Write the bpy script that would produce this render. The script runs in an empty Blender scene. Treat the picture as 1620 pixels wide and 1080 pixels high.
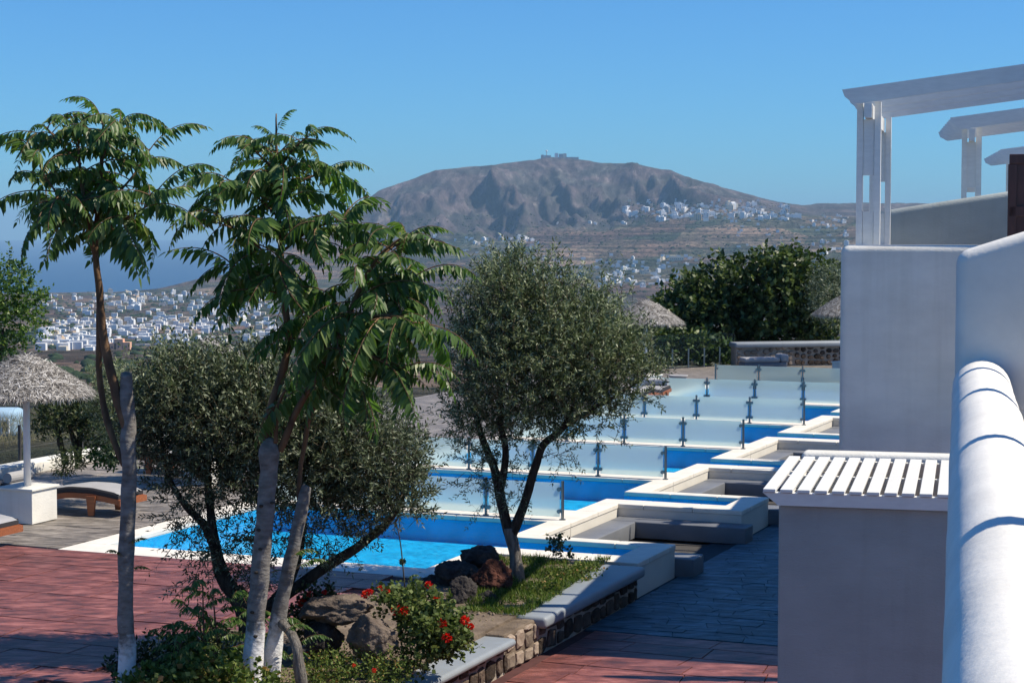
import bpy, bmesh, math, random
import numpy as np
from mathutils import Vector, Matrix, noise as mnoise

# ------------------------------------------------------------------ camera, sky, sun, exposure
sc = bpy.context.scene
col = sc.collection
R = math.radians
F, CAMZ, YH = 3000.0, 4.4, 365.0
PITCH = math.atan((540 - YH) / F)
cd = bpy.data.cameras.new('camera'); cam = bpy.data.objects.new('camera', cd); col.objects.link(cam)
cam.location = (0, 0, CAMZ); cam.rotation_euler = (math.pi / 2 - PITCH, 0, 0)
cd.sensor_width = 36; cd.lens = F / 1620 * 36; cd.clip_start = .05; cd.clip_end = 90000
sc.camera = cam
SUN_AZ, SUN_EL = 92.0, 52.5            # azimuth clockwise from +Y (straight ahead)
w = bpy.data.worlds.new('World'); sc.world = w; w.use_nodes = True
nt = w.node_tree; bg = nt.nodes['Background']
sky = nt.nodes.new('ShaderNodeTexSky'); sky.sky_type = 'NISHITA'; sky.sun_disc = False
sky.sun_elevation = R(SUN_EL); sky.sun_rotation = R(SUN_AZ)
sky.altitude = 300; sky.air_density = 1.0; sky.dust_density = 0.15; sky.ozone_density = 3.0
tint = nt.nodes.new('ShaderNodeMix'); tint.data_type = 'RGBA'; tint.blend_type = 'MULTIPLY'; tint.inputs[0].default_value = 1; tint.inputs[7].default_value = (.40, .90, 1.42, 1)
nt.links.new(sky.outputs[0], tint.inputs[6]); nt.links.new(tint.outputs[2], bg.inputs[0]); bg.inputs[1].default_value = .076
sd = bpy.data.lights.new('sun', 'SUN'); sd.energy = 5.0; sd.angle = R(.5); sd.color = (1, .90, .74)
sun = bpy.data.objects.new('sun', sd); col.objects.link(sun)
sdir = Vector((math.sin(R(SUN_AZ)) * math.cos(R(SUN_EL)), math.cos(R(SUN_AZ)) * math.cos(R(SUN_EL)), math.sin(R(SUN_EL))))
sun.rotation_euler = sdir.to_track_quat('Z', 'Y').to_euler(); sun.location = sdir * 50
vs = sc.view_settings; vs.view_transform = 'Standard'; vs.look = 'None'; vs.exposure = 0.30; vs.gamma = 1; vs.use_curve_mapping = False
cy = sc.cycles
cy.use_denoising = True; cy.max_bounces = 7; cy.diffuse_bounces = 3; cy.glossy_bounces = 3
cy.transmission_bounces = 6; cy.transparent_max_bounces = 12; cy.volume_bounces = 0
cy.caustics_reflective = False; cy.caustics_refractive = False; cy.sample_clamp_indirect = 6

# ------------------------------------------------------------------ geometry helpers
def ray(px, py):
    a = (px - 810) / F; b = (540 - py) / F
    return Vector((a, math.cos(PITCH) + b * math.sin(PITCH), -math.sin(PITCH) + b * math.cos(PITCH)))
def P(px, py, z=0.0):                  # point of height z seen at a pixel of the photograph
    r = ray(px, py); t = (z - CAMZ) / r.z
    return Vector((r.x * t, r.y * t, z))
def PD(px, py, D):                     # point at depth D seen at a pixel of the photograph
    r = ray(px, py); t = D / r.y
    return Vector((r.x * t, D, CAMZ + r.z * t))
AZ = R(22.5); CA, SA = math.cos(AZ), math.sin(AZ)
def UV(u, v, z=0.0): return Vector((u * CA + v * SA, -u * SA + v * CA, z))
HZ = R(13.5); CH, SH = math.cos(HZ), math.sin(HZ)
def HP(o, a, b, z): return Vector((o[0] + a * CH + b * SH, o[1] - a * SH + b * CH, z))
def norm(a): return a / np.maximum(np.linalg.norm(a, axis=-1, keepdims=True), 1e-9)

class MB:
    def __init__(s): s.v = []; s.f = []; s.m = []
    def add(s, vs, fs, mi=0):
        n = len(s.v); s.v += [tuple(p) for p in vs]
        s.f += [tuple(i + n for i in f) for f in fs]; s.m += [mi] * len(fs); return s
    def prism(s, poly, z0, z1, mi=0):  # poly counter-clockwise list of (x, y)
        n = len(poly)
        a = sum(poly[i][0] * poly[(i + 1) % n][1] - poly[(i + 1) % n][0] * poly[i][1] for i in range(n))
        if a < 0: poly = poly[::-1]
        vs = [(p[0], p[1], z0) for p in poly] + [(p[0], p[1], z1) for p in poly]
        fs = [tuple(range(n - 1, -1, -1)), tuple(range(n, 2 * n))] + [(i, (i + 1) % n, n + (i + 1) % n, n + i) for i in range(n)]
        return s.add(vs, fs, mi)
    def uvbox(s, u0, u1, v0, v1, z0, z1, mi=0):
        return s.prism([UV(u0, v0)[:2], UV(u1, v0)[:2], UV(u1, v1)[:2], UV(u0, v1)[:2]], z0, z1, mi)
    def hbox(s, o, a0, a1, b0, b1, z0, z1, mi=0):
        return s.prism([HP(o, a0, b0, 0)[:2], HP(o, a1, b0, 0)[:2], HP(o, a1, b1, 0)[:2], HP(o, a0, b1, 0)[:2]], z0, z1, mi)
    def box(s, c, d, mi=0):
        x, y, z = c; a, b, h = d[0] / 2, d[1] / 2, d[2] / 2
        return s.prism([(x - a, y - b), (x + a, y - b), (x + a, y + b), (x - a, y + b)], z - h, z + h, mi)
    def tube(s, pts, rads, n=7, mi=0, cap=True):
        pts = [Vector(p) for p in pts]; base = len(s.v); k = len(pts)
        prev = None
        for i, p in enumerate(pts):
            t = (pts[min(i + 1, k - 1)] - pts[max(i - 1, 0)]).normalized()
            if prev is None:
                a = t.cross(Vector((0, 0, 1)))
                if a.length < .05: a = t.cross(Vector((0, 1, 0)))
            else: a = prev - t * prev.dot(t)
            a.normalize(); prev = a; b = t.cross(a)
            for j in range(n):
                q = 2 * math.pi * j / n
                s.v.append(tuple(p + (a * math.cos(q) + b * math.sin(q)) * rads[i]))
        for i in range(k - 1):
            for j in range(n):
                s.f.append((base + i * n + j, base + i * n + (j + 1) % n, base + (i + 1) * n + (j + 1) % n, base + (i + 1) * n + j)); s.m.append(mi)
        if cap:
            s.f.append(tuple(base + j for j in range(n - 1, -1, -1))); s.m.append(mi)
            s.f.append(tuple(base + (k - 1) * n + j for j in range(n))); s.m.append(mi)
        return s
    def mesh(s, name, mats, origin=None, smooth=False):
        me = bpy.data.meshes.new(name); vv = s.v
        if origin is not None: vv = [(p[0] - origin[0], p[1] - origin[1], p[2] - origin[2]) for p in vv]
        me.from_pydata(vv, [], s.f)
        for m in (mats if isinstance(mats, (list, tuple)) else [mats]): me.materials.append(m)
        if any(s.m): me.polygons.foreach_set('material_index', s.m)
        if smooth: me.polygons.foreach_set('use_smooth', [True] * len(s.f))
        me.update(); return me
    def build(s, name, mats, parent=None, smooth=False, bevel=0, segs=2, origin=None):
        if origin is None and parent is not None: origin = parent.get('_o', (0, 0, 0))
        o = link(name, s.mesh(name, mats, origin, smooth), parent)
        if parent is None and origin is not None: o.location = origin
        if parent is not None: o['_o'] = tuple(origin)
        if bevel: bevmod(o, bevel, segs)
        return o
def bevmod(o, width, segs=2):
    b = o.modifiers.new('bevel', 'BEVEL'); b.width = width; b.segments = segs; b.limit_method = 'ANGLE'; b.angle_limit = R(35)
    for p in o.data.polygons: p.use_smooth = segs > 2
def link(name, data, parent=None):
    o = bpy.data.objects.new(name, data); col.objects.link(o)
    if parent is not None: o.parent = parent
    return o
def tag(o, label=None, cat=None, group=None, kind=None):
    if label: o['label'] = label
    if cat: o['category'] = cat
    if group: o['group'] = group
    if kind: o['kind'] = kind
    return o
def thing(name, loc, label, cat, group=None, rz=0):
    o = link(name, None); o.location = loc; o.rotation_euler.z = rz; o['_o'] = tuple(loc) if not rz else (0, 0, 0)
    o.empty_display_size = .2
    return tag(o, label, cat, group)
def copy_tree(o, parent=None):
    c = o.copy(); col.objects.link(c)
    if parent is not None: c.parent = parent
    for ch in o.children: copy_tree(ch, c)
    return c

# ------------------------------------------------------------------ materials
def newmat(name):
    m = bpy.data.materials.new(name); m.use_nodes = True
    t = m.node_tree; return m, t, t.nodes, t.links, t.nodes['Principled BSDF']
def rgba(c): return (c[0], c[1], c[2], 1)
def ramp(N, stops):
    r = N.new('ShaderNodeValToRGB'); e = r.color_ramp.elements
    while len(e) < len(stops): e.new(.5)
    for k, (p, c) in enumerate(stops): e[k].position = p; e[k].color = rgba(c)
    return r
def tex(N, L, kind='Noise', scale=5, detail=4, stretch=None, coord='Object', rough=.55, rot=None):
    tc = N.new('ShaderNodeTexCoord'); mp = N.new('ShaderNodeMapping')
    L.new(tc.outputs[coord], mp.inputs[0])
    if stretch: mp.inputs['Scale'].default_value = stretch
    if rot: mp.inputs['Rotation'].default_value = rot
    n = N.new('ShaderNodeTex' + kind); n.inputs['Scale'].default_value = scale
    if kind == 'Noise': n.inputs['Detail'].default_value = detail; n.inputs['Roughness'].default_value = rough
    L.new(mp.outputs[0], n.inputs['Vector']); return n
def M(name, c, rough=.75, var=.2, scale=6, bump=0, bscale=40, spec=.25, c2=None, stretch=None, rand=0, metal=0, detail=5, bdist=.02):
    m, t, N, L, b = newmat(name)
    b.inputs['Roughness'].default_value = rough; b.inputs['Specular IOR Level'].default_value = spec; b.inputs['Metallic'].default_value = metal
    n = tex(N, L, 'Noise', scale, detail, stretch)
    lo = tuple(x * (1 - var) for x in c) if c2 is None else c2
    hi = tuple(min(1, x * (1 + var)) for x in c) if c2 is None else c
    r = ramp(N, [(.3, lo), (.7, hi)]); L.new(n.outputs['Fac'], r.inputs[0]); out = r.outputs[0]
    if rand:
        oi = N.new('ShaderNodeObjectInfo'); mr = N.new('ShaderNodeMapRange'); mr.inputs[3].default_value = 1 - rand; mr.inputs[4].default_value = 1 + rand
        L.new(oi.outputs['Random'], mr.inputs[0])
        h = N.new('ShaderNodeHueSaturation'); L.new(mr.outputs[0], h.inputs['Value']); L.new(out, h.inputs['Color']); out = h.outputs[0]
    L.new(out, b.inputs['Base Color'])
    if bump:
        n2 = tex(N, L, 'Noise', bscale, 6, stretch); bp = N.new('ShaderNodeBump'); bp.inputs['Strength'].default_value = bump; bp.inputs['Distance'].default_value = bdist
        L.new(n2.outputs['Fac'], bp.inputs['Height']); L.new(bp.outputs[0], b.inputs['Normal'])
    return m
def leafmat(name, stops, rough=.45, trans=.3, spec=.35, tcol=None):
    m, t, N, L, b = newmat(name)
    g = N.new('ShaderNodeNewGeometry'); r = ramp(N, stops); L.new(g.outputs['Random Per Island'], r.inputs[0])
    L.new(r.outputs[0], b.inputs['Base Color']); b.inputs['Roughness'].default_value = rough; b.inputs['Specular IOR Level'].default_value = spec
    tr = N.new('ShaderNodeBsdfTranslucent'); mx = N.new('ShaderNodeMixShader'); mx.inputs[0].default_value = trans
    h = N.new('ShaderNodeHueSaturation'); h.inputs['Value'].default_value = 1.6; h.inputs['Saturation'].default_value = 1.15
    L.new(r.outputs[0], h.inputs['Color']); L.new(h.outputs[0], tr.inputs[0])
    L.new(b.outputs[0], mx.inputs[1]); L.new(tr.outputs[0], mx.inputs[2])
    L.new(mx.outputs[0], N['Material Output'].inputs[0]); return m

m_plaster = M('white_plaster', (.77, .76, .71), .85, .09, 1.3, .3, 30, .15, stretch=(1, 1, 2.2), detail=7)
def streak(m):
    t = m.node_tree; N, L = t.nodes, t.links; b = N['Principled BSDF']; src = b.inputs['Base Color'].links[0].from_socket
    n = tex(N, L, 'Noise', 1, 6, (5, 5, .28), rough=.6); r = ramp(N, [(.36, (.80, .79, .76)), (.5, (1, 1, 1))]); L.new(n.outputs['Fac'], r.inputs[0])
    n2 = tex(N, L, 'Noise', .7, 5); r2 = ramp(N, [(.35, (.93, .935, .94)), (.62, (1.03, 1.02, 1))]); L.new(n2.outputs['Fac'], r2.inputs[0])
    a = N.new('ShaderNodeMix'); a.data_type = 'RGBA'; a.blend_type = 'MULTIPLY'; a.inputs[0].default_value = .32; L.new(src, a.inputs[6]); L.new(r.outputs[0], a.inputs[7])
    c = N.new('ShaderNodeMix'); c.data_type = 'RGBA'; c.blend_type = 'MULTIPLY'; c.inputs[0].default_value = 1; L.new(a.outputs[2], c.inputs[6]); L.new(r2.outputs[0], c.inputs[7])
    L.new(c.outputs[2], b.inputs['Base Color'])
streak(m_plaster)
m_plaster_rough = M('rough_white_plaster', (.78, .77, .73), .9, .08, 3, .22, 34, .15, bdist=.010)
m_tilefloor = M('dark_terrace_tile', (.13, .10, .09), .6, .2, 4)
m_plaster_shade = M('shade_darkened_plaster', (.36, .40, .40), .85, .10, 1.3, .3, 30, .15, stretch=(1, 1, 2.2), detail=7)  # white plaster darkened: shade on porch front and party wall put into the colour
streak(m_plaster_shade)
m_paint = M('white_paint_wood', (.77, .77, .74), .45, .05, 3, .12, 60, .4, stretch=(1, 8, 8))
m_coping = M('cream_coping', (.74, .70, .63), .7, .08, 3, .2, 60)
m_cope_dark = M('joint_dark', (.25, .23, .2), .8)
m_wallcream = M('cream_wall', (.66, .63, .57), .8, .05, 2, .2, 40)
m_grey = M('grey_bench_paint', (.16, .17, .19), .55, .12, 2.2, .12, 50, .35)
m_cap = M('grey_cap_paint', (.25, .28, .31), .5, .08, 3, .1, 60, .4)
m_mortar = M('mortar', (.36, .31, .26), .95, .25, 8, .5, 40)
m_stone = M('lava_wall_stone', (.13, .095, .072), .95, .3, 7, .8, 26, .15, c2=(.035, .03, .028), rand=.45)
m_stone_pale = M('pale_wall_stone', (.30, .24, .19), .95, .3, 5, .6, 20, .15, rand=.35)
m_dirt = M('dry_earth', (.24, .19, .145), .98, .3, 3, .9, 22, .1, c2=(.11, .085, .065))
m_rock = M('black_lava_rock', (.085, .075, .07), .95, .4, 5, 1.0, 30, .2, c2=(.02, .019, .02), bdist=.03)
m_rock_brown = M('brown_lava_rock', (.13, .055, .04), .95, .4, 5, 1.0, 34, .15, c2=(.035, .016, .014), bdist=.03)
m_rock_tan = M('tan_lava_rock', (.21, .17, .14), .95, .3, 4, 1.0, 32, .15, c2=(.085, .066, .055), bdist=.025)
m_steel = M('brushed_steel', (.22, .24, .25), .32, .05, 3, spec=.5, metal=1)
m_fencepost = M('dark_fence_post', (.05, .05, .055), .5)
m_wood = M('oiled_teak', (.30, .10, .04), .45, .3, 4, .15, 30, .4, stretch=(1, 12, 12))
m_door = M('dark_varnished_wood', (.075, .025, .02), .35, .3, 5, .1, 30, .5, stretch=(6, 6, .6))
m_cushion = M('grey_cushion', (.36, .36, .37), .9, .06, 3, .3, 180, .1)
m_cushion_side = M('charcoal_cushion_side', (.045, .045, .05), .85, .1, 4, .2, 150, .15)
m_thatch = leafmat('dry_thatch', [(0, (.04, .036, .033)), (.35, (.19, .175, .16)), (.75, (.46, .44, .41)), (1, (.74, .72, .69))], .95, .05, .1)
m_pole = M('white_pole_paint', (.72, .72, .72), .6, .05)
m_net = M('fence_wire', (.1, .1, .1), .6)
m_olive = leafmat('olive_leaf', [(0, (.028, .042, .020)), (.40, (.068, .094, .046)), (.76, (.15, .18, .105)), (1, (.35, .39, .28))], .5, .18, .3)
m_olive2 = leafmat('olive_leaf_yellowish', [(0, (.036, .056, .022)), (.38, (.090, .125, .050)), (.72, (.19, .235, .115)), (1, (.42, .46, .30))], .5, .2, .3)
m_ail = leafmat('ailanthus_leaflet', [(0, (.030, .065, .016)), (.5, (.075, .15, .032)), (.82, (.14, .22, .06)), (.95, (.25, .30, .12)), (1, (.32, .23, .10))], .40, .42, .4)
m_fig = leafmat('fig_leaf', [(0, (.018, .034, .009)), (.5, (.045, .075, .018)), (.85, (.10, .14, .04)), (1, (.18, .22, .075))], .45, .2, .4)
m_pitto = leafmat('rounded_leaf', [(0, (.02, .05, .01)), (.5, (.055, .12, .022)), (.85, (.12, .20, .04)), (1, (.24, .30, .08))], .4, .3, .4)
m_shrub = leafmat('dark_shrub_leaf', [(0, (.015, .026, .009)), (.6, (.035, .055, .018)), (.9, (.08, .105, .035)), (1, (.16, .18, .07))], .45, .15, .35)
m_ger = leafmat('geranium_leaf', [(0, (.028, .05, .014)), (.5, (.085, .125, .035)), (.85, (.17, .22, .07)), (1, (.28, .31, .12))], .6, .25, .2)
m_lowgreen = leafmat('ground_cover_leaf', [(0, (.035, .065, .014)), (.5, (.105, .155, .036)), (.88, (.20, .235, .065)), (1, (.34, .18, .08))], .6, .25, .2)
m_grass = leafmat('grass_blade', [(0, (.03, .065, .01)), (.5, (.075, .135, .022)), (.9, (.17, .22, .05)), (1, (.36, .30, .15))], .55, .3, .25)
m_drygrass = leafmat('dry_grass_blade', [(0, (.10, .11, .05)), (.5, (.22, .20, .11)), (1, (.38, .34, .2))], .7, .3, .1)
m_red = leafmat('red_petal', [(0, (.30, .008, .008)), (.6, (.62, .02, .012)), (1, (.75, .05, .03))], .5, .3, .2)
m_bark_olive = M('olive_bark', (.10, .085, .07), .95, .4, 8, 1, 30, .1, c2=(.03, .025, .022), stretch=(3, 3, .7), bdist=.03)
m_bark_twig = M('ailanthus_young_bark', (.22, .13, .07), .8, .35, 9, .6, 40, .2, c2=(.07, .045, .03), stretch=(1, 1, .5))
m_bark_trunk = M('olive_trunk_bark', (.30, .28, .25), .95, .4, 8, 1, 30, .1, c2=(.09, .08, .07), stretch=(3, 3, .7), bdist=.03)
m_twig = M('twig_bark', (.09, .07, .045), .9)

def bark_ail():
    m, t, N, L, b = newmat('ailanthus_trunk_bark'); b.inputs['Roughness'].default_value = .85; b.inputs['Specular IOR Level'].default_value = .15
    n = tex(N, L, 'Noise', 9, 5, (1, 1, 2.2)); r = ramp(N, [(.3, (.12, .11, .10)), (.7, (.26, .25, .235))]); L.new(n.outputs['Fac'], r.inputs[0])
    tc = N.new('ShaderNodeTexCoord'); sp = N.new('ShaderNodeSeparateXYZ'); L.new(tc.outputs['Object'], sp.inputs[0])
    n2 = tex(N, L, 'Noise', 16, 5); ma = N.new('ShaderNodeMath'); ma.operation = 'MULTIPLY_ADD'; ma.inputs[1].default_value = .55
    L.new(n2.outputs['Fac'], ma.inputs[0]); L.new(sp.outputs['Z'], ma.inputs[2])
    rr = ramp(N, [(.0, (1, 1, 1)), (1, (0, 0, 0))]); mr = N.new('ShaderNodeMapRange'); mr.inputs[1].default_value = .70; mr.inputs[2].default_value = .92
    L.new(ma.outputs[0], mr.inputs[0]); L.new(mr.outputs[0], rr.inputs[0])
    mx = N.new('ShaderNodeMix'); mx.data_type = 'RGBA'; L.new(rr.outputs[0], mx.inputs[0]); L.new(r.outputs[0], mx.inputs[6]); mx.inputs[7].default_value = (.72, .72, .72, 1)
    L.new(mx.outputs[2], b.inputs['Base Color'])
    bp = N.new('ShaderNodeBump'); bp.inputs['Strength'].default_value = .7; bp.inputs['Distance'].default_value = .02
    n3 = tex(N, L, 'Noise', 22, 6, (1, 1, 1.8)); L.new(n3.outputs['Fac'], bp.inputs['Height']); L.new(bp.outputs[0], b.inputs['Normal'])
    return m
m_bark_ail = bark_ail()

def slate(name, c, c2, rand, rough=.5):
    m, t, N, L, b = newmat(name); b.inputs['Roughness'].default_value = rough; b.inputs['Specular IOR Level'].default_value = .35
    n = tex(N, L, 'Noise', 2.6, 8, (1, 2.4, 1), rough=.65, rot=(0, 0, R(22))); r = ramp(N, [(.34, c2), (.5, c), (.66, tuple(min(1, x * 1.7 + .03) for x in c))]); L.new(n.outputs['Fac'], r.inputs[0])
    oi = N.new('ShaderNodeObjectInfo'); mr = N.new('ShaderNodeMapRange'); mr.inputs[3].default_value = 1 - rand; mr.inputs[4].default_value = 1 + rand
    L.new(oi.outputs['Random'], mr.inputs[0]); h = N.new('ShaderNodeHueSaturation'); L.new(mr.outputs[0], h.inputs['Value']); L.new(r.outputs[0], h.inputs['Color'])
    L.new(h.outputs[0], b.inputs['Base Color'])
    n2 = tex(N, L, 'Noise', 7, 8, (1, 2.2, 1), rough=.7, rot=(0, 0, R(22))); bp = N.new('ShaderNodeBump'); bp.inputs['Strength'].default_value = .7; bp.inputs['Distance'].default_value = .035
    L.new(n2.outputs['Fac'], bp.inputs['Height']); L.new(bp.outputs[0], b.inputs['Normal'])
    return m
m_redslab = slate('red_stamped_slab', (.19, .064, .052), (.075, .034, .032), .2, .45)
m_greyslab = slate('grey_stamped_slab', (.21, .185, .16), (.105, .095, .085), .15)
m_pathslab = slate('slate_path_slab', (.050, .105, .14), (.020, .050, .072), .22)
m_redjoint = M('red_joint', (.085, .036, .034), .9)
m_greyjoint = M('grey_joint', (.07, .065, .06), .9)
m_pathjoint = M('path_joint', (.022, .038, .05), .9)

def water_mat():
    m, t, N, L, b = newmat('pool_water'); N.remove(b); out = N['Material Output']
    n = tex(N, L, 'Noise', 4.5, 5, (1, 1.5, 1)); bp = N.new('ShaderNodeBump'); bp.inputs['Strength'].default_value = 1; bp.inputs['Distance'].default_value = .12
    L.new(n.outputs['Fac'], bp.inputs['Height'])
    fr = N.new('ShaderNodeFresnel'); fr.inputs[0].default_value = 1.33; L.new(bp.outputs[0], fr.inputs['Normal'])
    mu = N.new('ShaderNodeMath'); mu.operation = 'MULTIPLY'; mu.inputs[1].default_value = .6; L.new(fr.outputs[0], mu.inputs[0])
    tp = N.new('ShaderNodeBsdfTransparent'); tp.inputs[0].default_value = (.58, .93, 1, 1)
    gl = N.new('ShaderNodeBsdfGlossy'); gl.inputs['Roughness'].default_value = .06; L.new(bp.outputs[0], gl.inputs['Normal'])
    mx = N.new('ShaderNodeMixShader'); L.new(mu.outputs[0], mx.inputs[0]); L.new(tp.outputs[0], mx.inputs[1]); L.new(gl.outputs[0], mx.inputs[2])
    L.new(mx.outputs[0], out.inputs[0]); return m
m_water = water_mat()
m_basin = M('blue_pool_liner', (.03, .50, .86), .6, .2, 2.2)
def frost_mat(name, rough, tint, white):
    m, t, N, L, b = newmat(name); out = N['Material Output']
    b.inputs['Base Color'].default_value = rgba(tint); b.inputs['Transmission Weight'].default_value = 1; b.inputs['Roughness'].default_value = rough; b.inputs['IOR'].default_value = 1.12
    b.inputs['Specular IOR Level'].default_value = .5
    tr = N.new('ShaderNodeBsdfTranslucent'); tr.inputs[0].default_value = (.80, .95, .98, 1)
    mx = N.new('ShaderNodeMixShader'); mx.inputs[0].default_value = white
    L.new(b.outputs[0], mx.inputs[1]); L.new(tr.outputs[0], mx.inputs[2]); L.new(mx.outputs[0], out.inputs[0]); return m
m_frost = frost_mat('frosted_glass', .34, (.76, .97, 1), .40)
m_clear = frost_mat('clear_green_glass', .02, (.72, .88, .86), .04)

# ------------------------------------------------------------------ far terrain, sea
def hash2(ix, iy, seed):
    h = np.sin(ix * 127.1 + iy * 311.7 + seed * 74.7) * 43758.5453
    return h - np.floor(h)
def vnoise(x, y, seed=0):
    ix, iy = np.floor(x), np.floor(y); fx, fy = x - ix, y - iy
    fx = fx * fx * (3 - 2 * fx); fy = fy * fy * (3 - 2 * fy)
    a, b = hash2(ix, iy, seed), hash2(ix + 1, iy, seed); c, d = hash2(ix, iy + 1, seed), hash2(ix + 1, iy + 1, seed)
    return (a + (b - a) * fx) * (1 - fy) + (c + (d - c) * fx) * fy
def fbm(x, y, seed=0, oct=4):
    s = 0; a = .5
    for k in range(oct): s = s + a * vnoise(x * 2 ** k, y * 2 ** k, seed + k); a *= .5
    return s
def ridged(x, y, seed=0, oct=4):
    s = 0; a = .5
    for k in range(oct): s = s + a * (1 - np.abs(2 * vnoise(x * 2 ** k, y * 2 ** k, seed + k) - 1)); a *= .5
    return s
SEA = -205.0
near = [(20, 980), (60, 775), (120, 705), (300, 655), (600, 622), (1000, 592), (1600, 562), (2100, 543), (2600, 520), (3300, 495)]
KEY = {  # photograph column: (distance, row) of the land surface, then its crest
    -250: [(4200, 476), (5000, 466), (5500, 466), (5900, 474), (7000, 490)],
    180: [(4200, 474), (5000, 464), (5500, 464), (5900, 473), (7000, 490)],
    250: [(4200, 472), (5000, 461), (5500, 457), (5900, 463), (7000, 486)],
    330: [(4200, 470), (4800, 457), (5400, 438), (6000, 452), (7200, 478)],
    420: [(4200, 468), (5000, 445), (5600, 418), (6300, 398), (7400, 440)],
    600: [(4200, 462), (5000, 432), (5600, 406), (6000, 390), (6500, 350), (7200, 300), (8200, 345)],
    690: [(4200, 458), (5000, 428), (5600, 402), (5950, 389), (6500, 335), (7250, 268), (8200, 340)],
    735: [(4200, 455), (5000, 425), (5600, 400), (5950, 386), (6500, 330), (7300, 263), (8300, 330)],
    800: [(4200, 452), (5000, 420), (5650, 392), (6000, 377), (6600, 318), (7400, 257), (8400, 320)],
    865: [(4200, 448), (5000, 415), (5700, 384), (6050, 367), (6700, 303), (7500, 247), (8500, 310)],
    905: [(4200, 446), (5000, 412), (5700, 378), (6050, 361), (6700, 300), (7500, 249), (8500, 310)],
    940: [(4150, 446), (5000, 408), (5700, 373), (6050, 354), (6700, 298), (7450, 255), (8500, 310)],
    1000: [(4000, 446), (5000, 402), (5700, 363), (6000, 346), (6700, 298), (7350, 257), (8400, 310)],
    1060: [(4000, 443), (5000, 397), (5700, 357), (6000, 338), (6700, 297), (7250, 268), (8300, 315)],
    1100: [(4000, 441), (5000, 394), (5700, 354), (6050, 331), (6600, 304), (7150, 283), (8200, 322)],
    1150: [(4000, 439), (5000, 390), (5700, 350), (6100, 328), (7000, 298), (8000, 328)],
    1230: [(4000, 434), (5000, 382), (5800, 341), (6300, 327), (6900, 319), (8000, 338)],
    1290: [(4000, 431), (5000, 376), (5800, 344), (6800, 330), (7600, 322), (8600, 345)],
    1350: [(4000, 429), (5000, 372), (5800, 346), (6800, 330), (7600, 321), (8600, 345)],
    2000: [(4000, 429), (5000, 372), (5800, 346), (6800, 330), (7600, 324), (8600, 345)]}
def row2z(y, D):
    a = math.atan((y - 540) / F) + PITCH
    return CAMZ - D * math.tan(a)
DG = np.concatenate([np.geomspace(20, 1500, 46)[:-1], np.linspace(1500, 4200, 55)[:-1], np.linspace(4200, 7700, 200)[:-1], np.linspace(7700, 11000, 26)])
PXG = np.linspace(-260, 1880, 560)
kx = sorted(KEY); prof = []
for k in kx:
    pts = near + KEY[k]
    d = [p[0] for p in pts] + [11000]; z = [row2z(p[1], p[0]) for p in pts] + [-330]
    prof.append(np.interp(DG, d, z))
prof = np.array(prof)
Z = np.empty((len(PXG), len(DG)))
for j in range(len(DG)): Z[:, j] = np.interp(PXG, kx, prof[:, j])
for it in range(3):                      # soften the kinks between control rows
    Z[:, 1:-1] = .25 * Z[:, :-2] + .5 * Z[:, 1:-1] + .25 * Z[:, 2:]
crest = np.interp(PXG, kx, [max(KEY[k], key=lambda p: -p[1])[0] for k in kx])
PXm, DGm = np.meshgrid(PXG, DG, indexing='ij')
Xm = (PXm - 810) / F * DGm
slope = np.gradient(Z, axis=1) / np.gradient(DG)[None, :]
mt = np.clip((DGm - 5700) / 500, 0, 1) * np.clip((PXm - 380) / 120, 0, 1) * np.clip((1230 - PXm) / 200, 0, 1) * np.clip((crest[:, None] - DGm) / 500, 0, 1)
gul = ridged(Xm / 190 + .30 * DGm / 600 + .5 * vnoise(Xm / 400, DGm / 300, 8), DGm / 1300, 3, 5) - .55
fine = fbm(Xm / 60, DGm / 160, 9, 4) - .5
Z += mt * (gul * 190 + fine * 60)
plain = np.clip((DGm - 250) / 900, 0, 1) * np.clip((5900 - DGm) / 500, 0, 1)
hummock = np.clip((DGm - 3900) / 700, 0, 1) * np.clip((6200 - DGm) / 500, 0, 1) * np.clip((PXm - 650) / 200, 0, 1)
Z += plain * ((fbm(Xm / 300, DGm / 420, 21, 4) - .48) * 14) + hummock * (ridged(Xm / 170, DGm / 330, 31, 4) - .6) * 26
terr = hummock * .8
Z = Z * (1 - terr) + (np.round(Z / 5) * 5) * terr      # field terraces on the lower slope
Z += mt * (ridged(Xm / 48 + .2 * DGm / 200, DGm / 260, 51, 3) - .55) * 42 + np.clip((DGm - 6000) / 500, 0, 1) * (fbm(Xm / 35, DGm / 35, 41, 3) - .5) * 9
Z = np.where(DGm < 125, np.minimum(Z, -8.5 - 1.2 * (fbm(Xm / 9, DGm / 9, 61) - .5)), Z)
nI, nJ = Z.shape
vv = np.stack([Xm, DGm, Z], -1).reshape(-1, 3)
idx = np.arange(nI * nJ).reshape(nI, nJ)
ff = np.stack([idx[:-1, :-1], idx[1:, :-1], idx[1:, 1:], idx[:-1, 1:]], -1).reshape(-1, 4)
def npmesh(name, v, f, mat, smooth=False):
    me = bpy.data.meshes.new(name); nf, k = f.shape
    me.vertices.add(len(v)); me.vertices.foreach_set('co', np.ascontiguousarray(v, dtype=np.float32).ravel())
    me.loops.add(nf * k); me.loops.foreach_set('vertex_index', np.ascontiguousarray(f, dtype=np.int32).ravel())
    me.polygons.add(nf); me.polygons.foreach_set('loop_start', np.arange(0, nf * k, k, dtype=np.int32))
    if smooth: me.polygons.foreach_set('use_smooth', np.ones(nf, dtype=bool))
    me.materials.append(mat); me.update(calc_edges=True); return me
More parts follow.
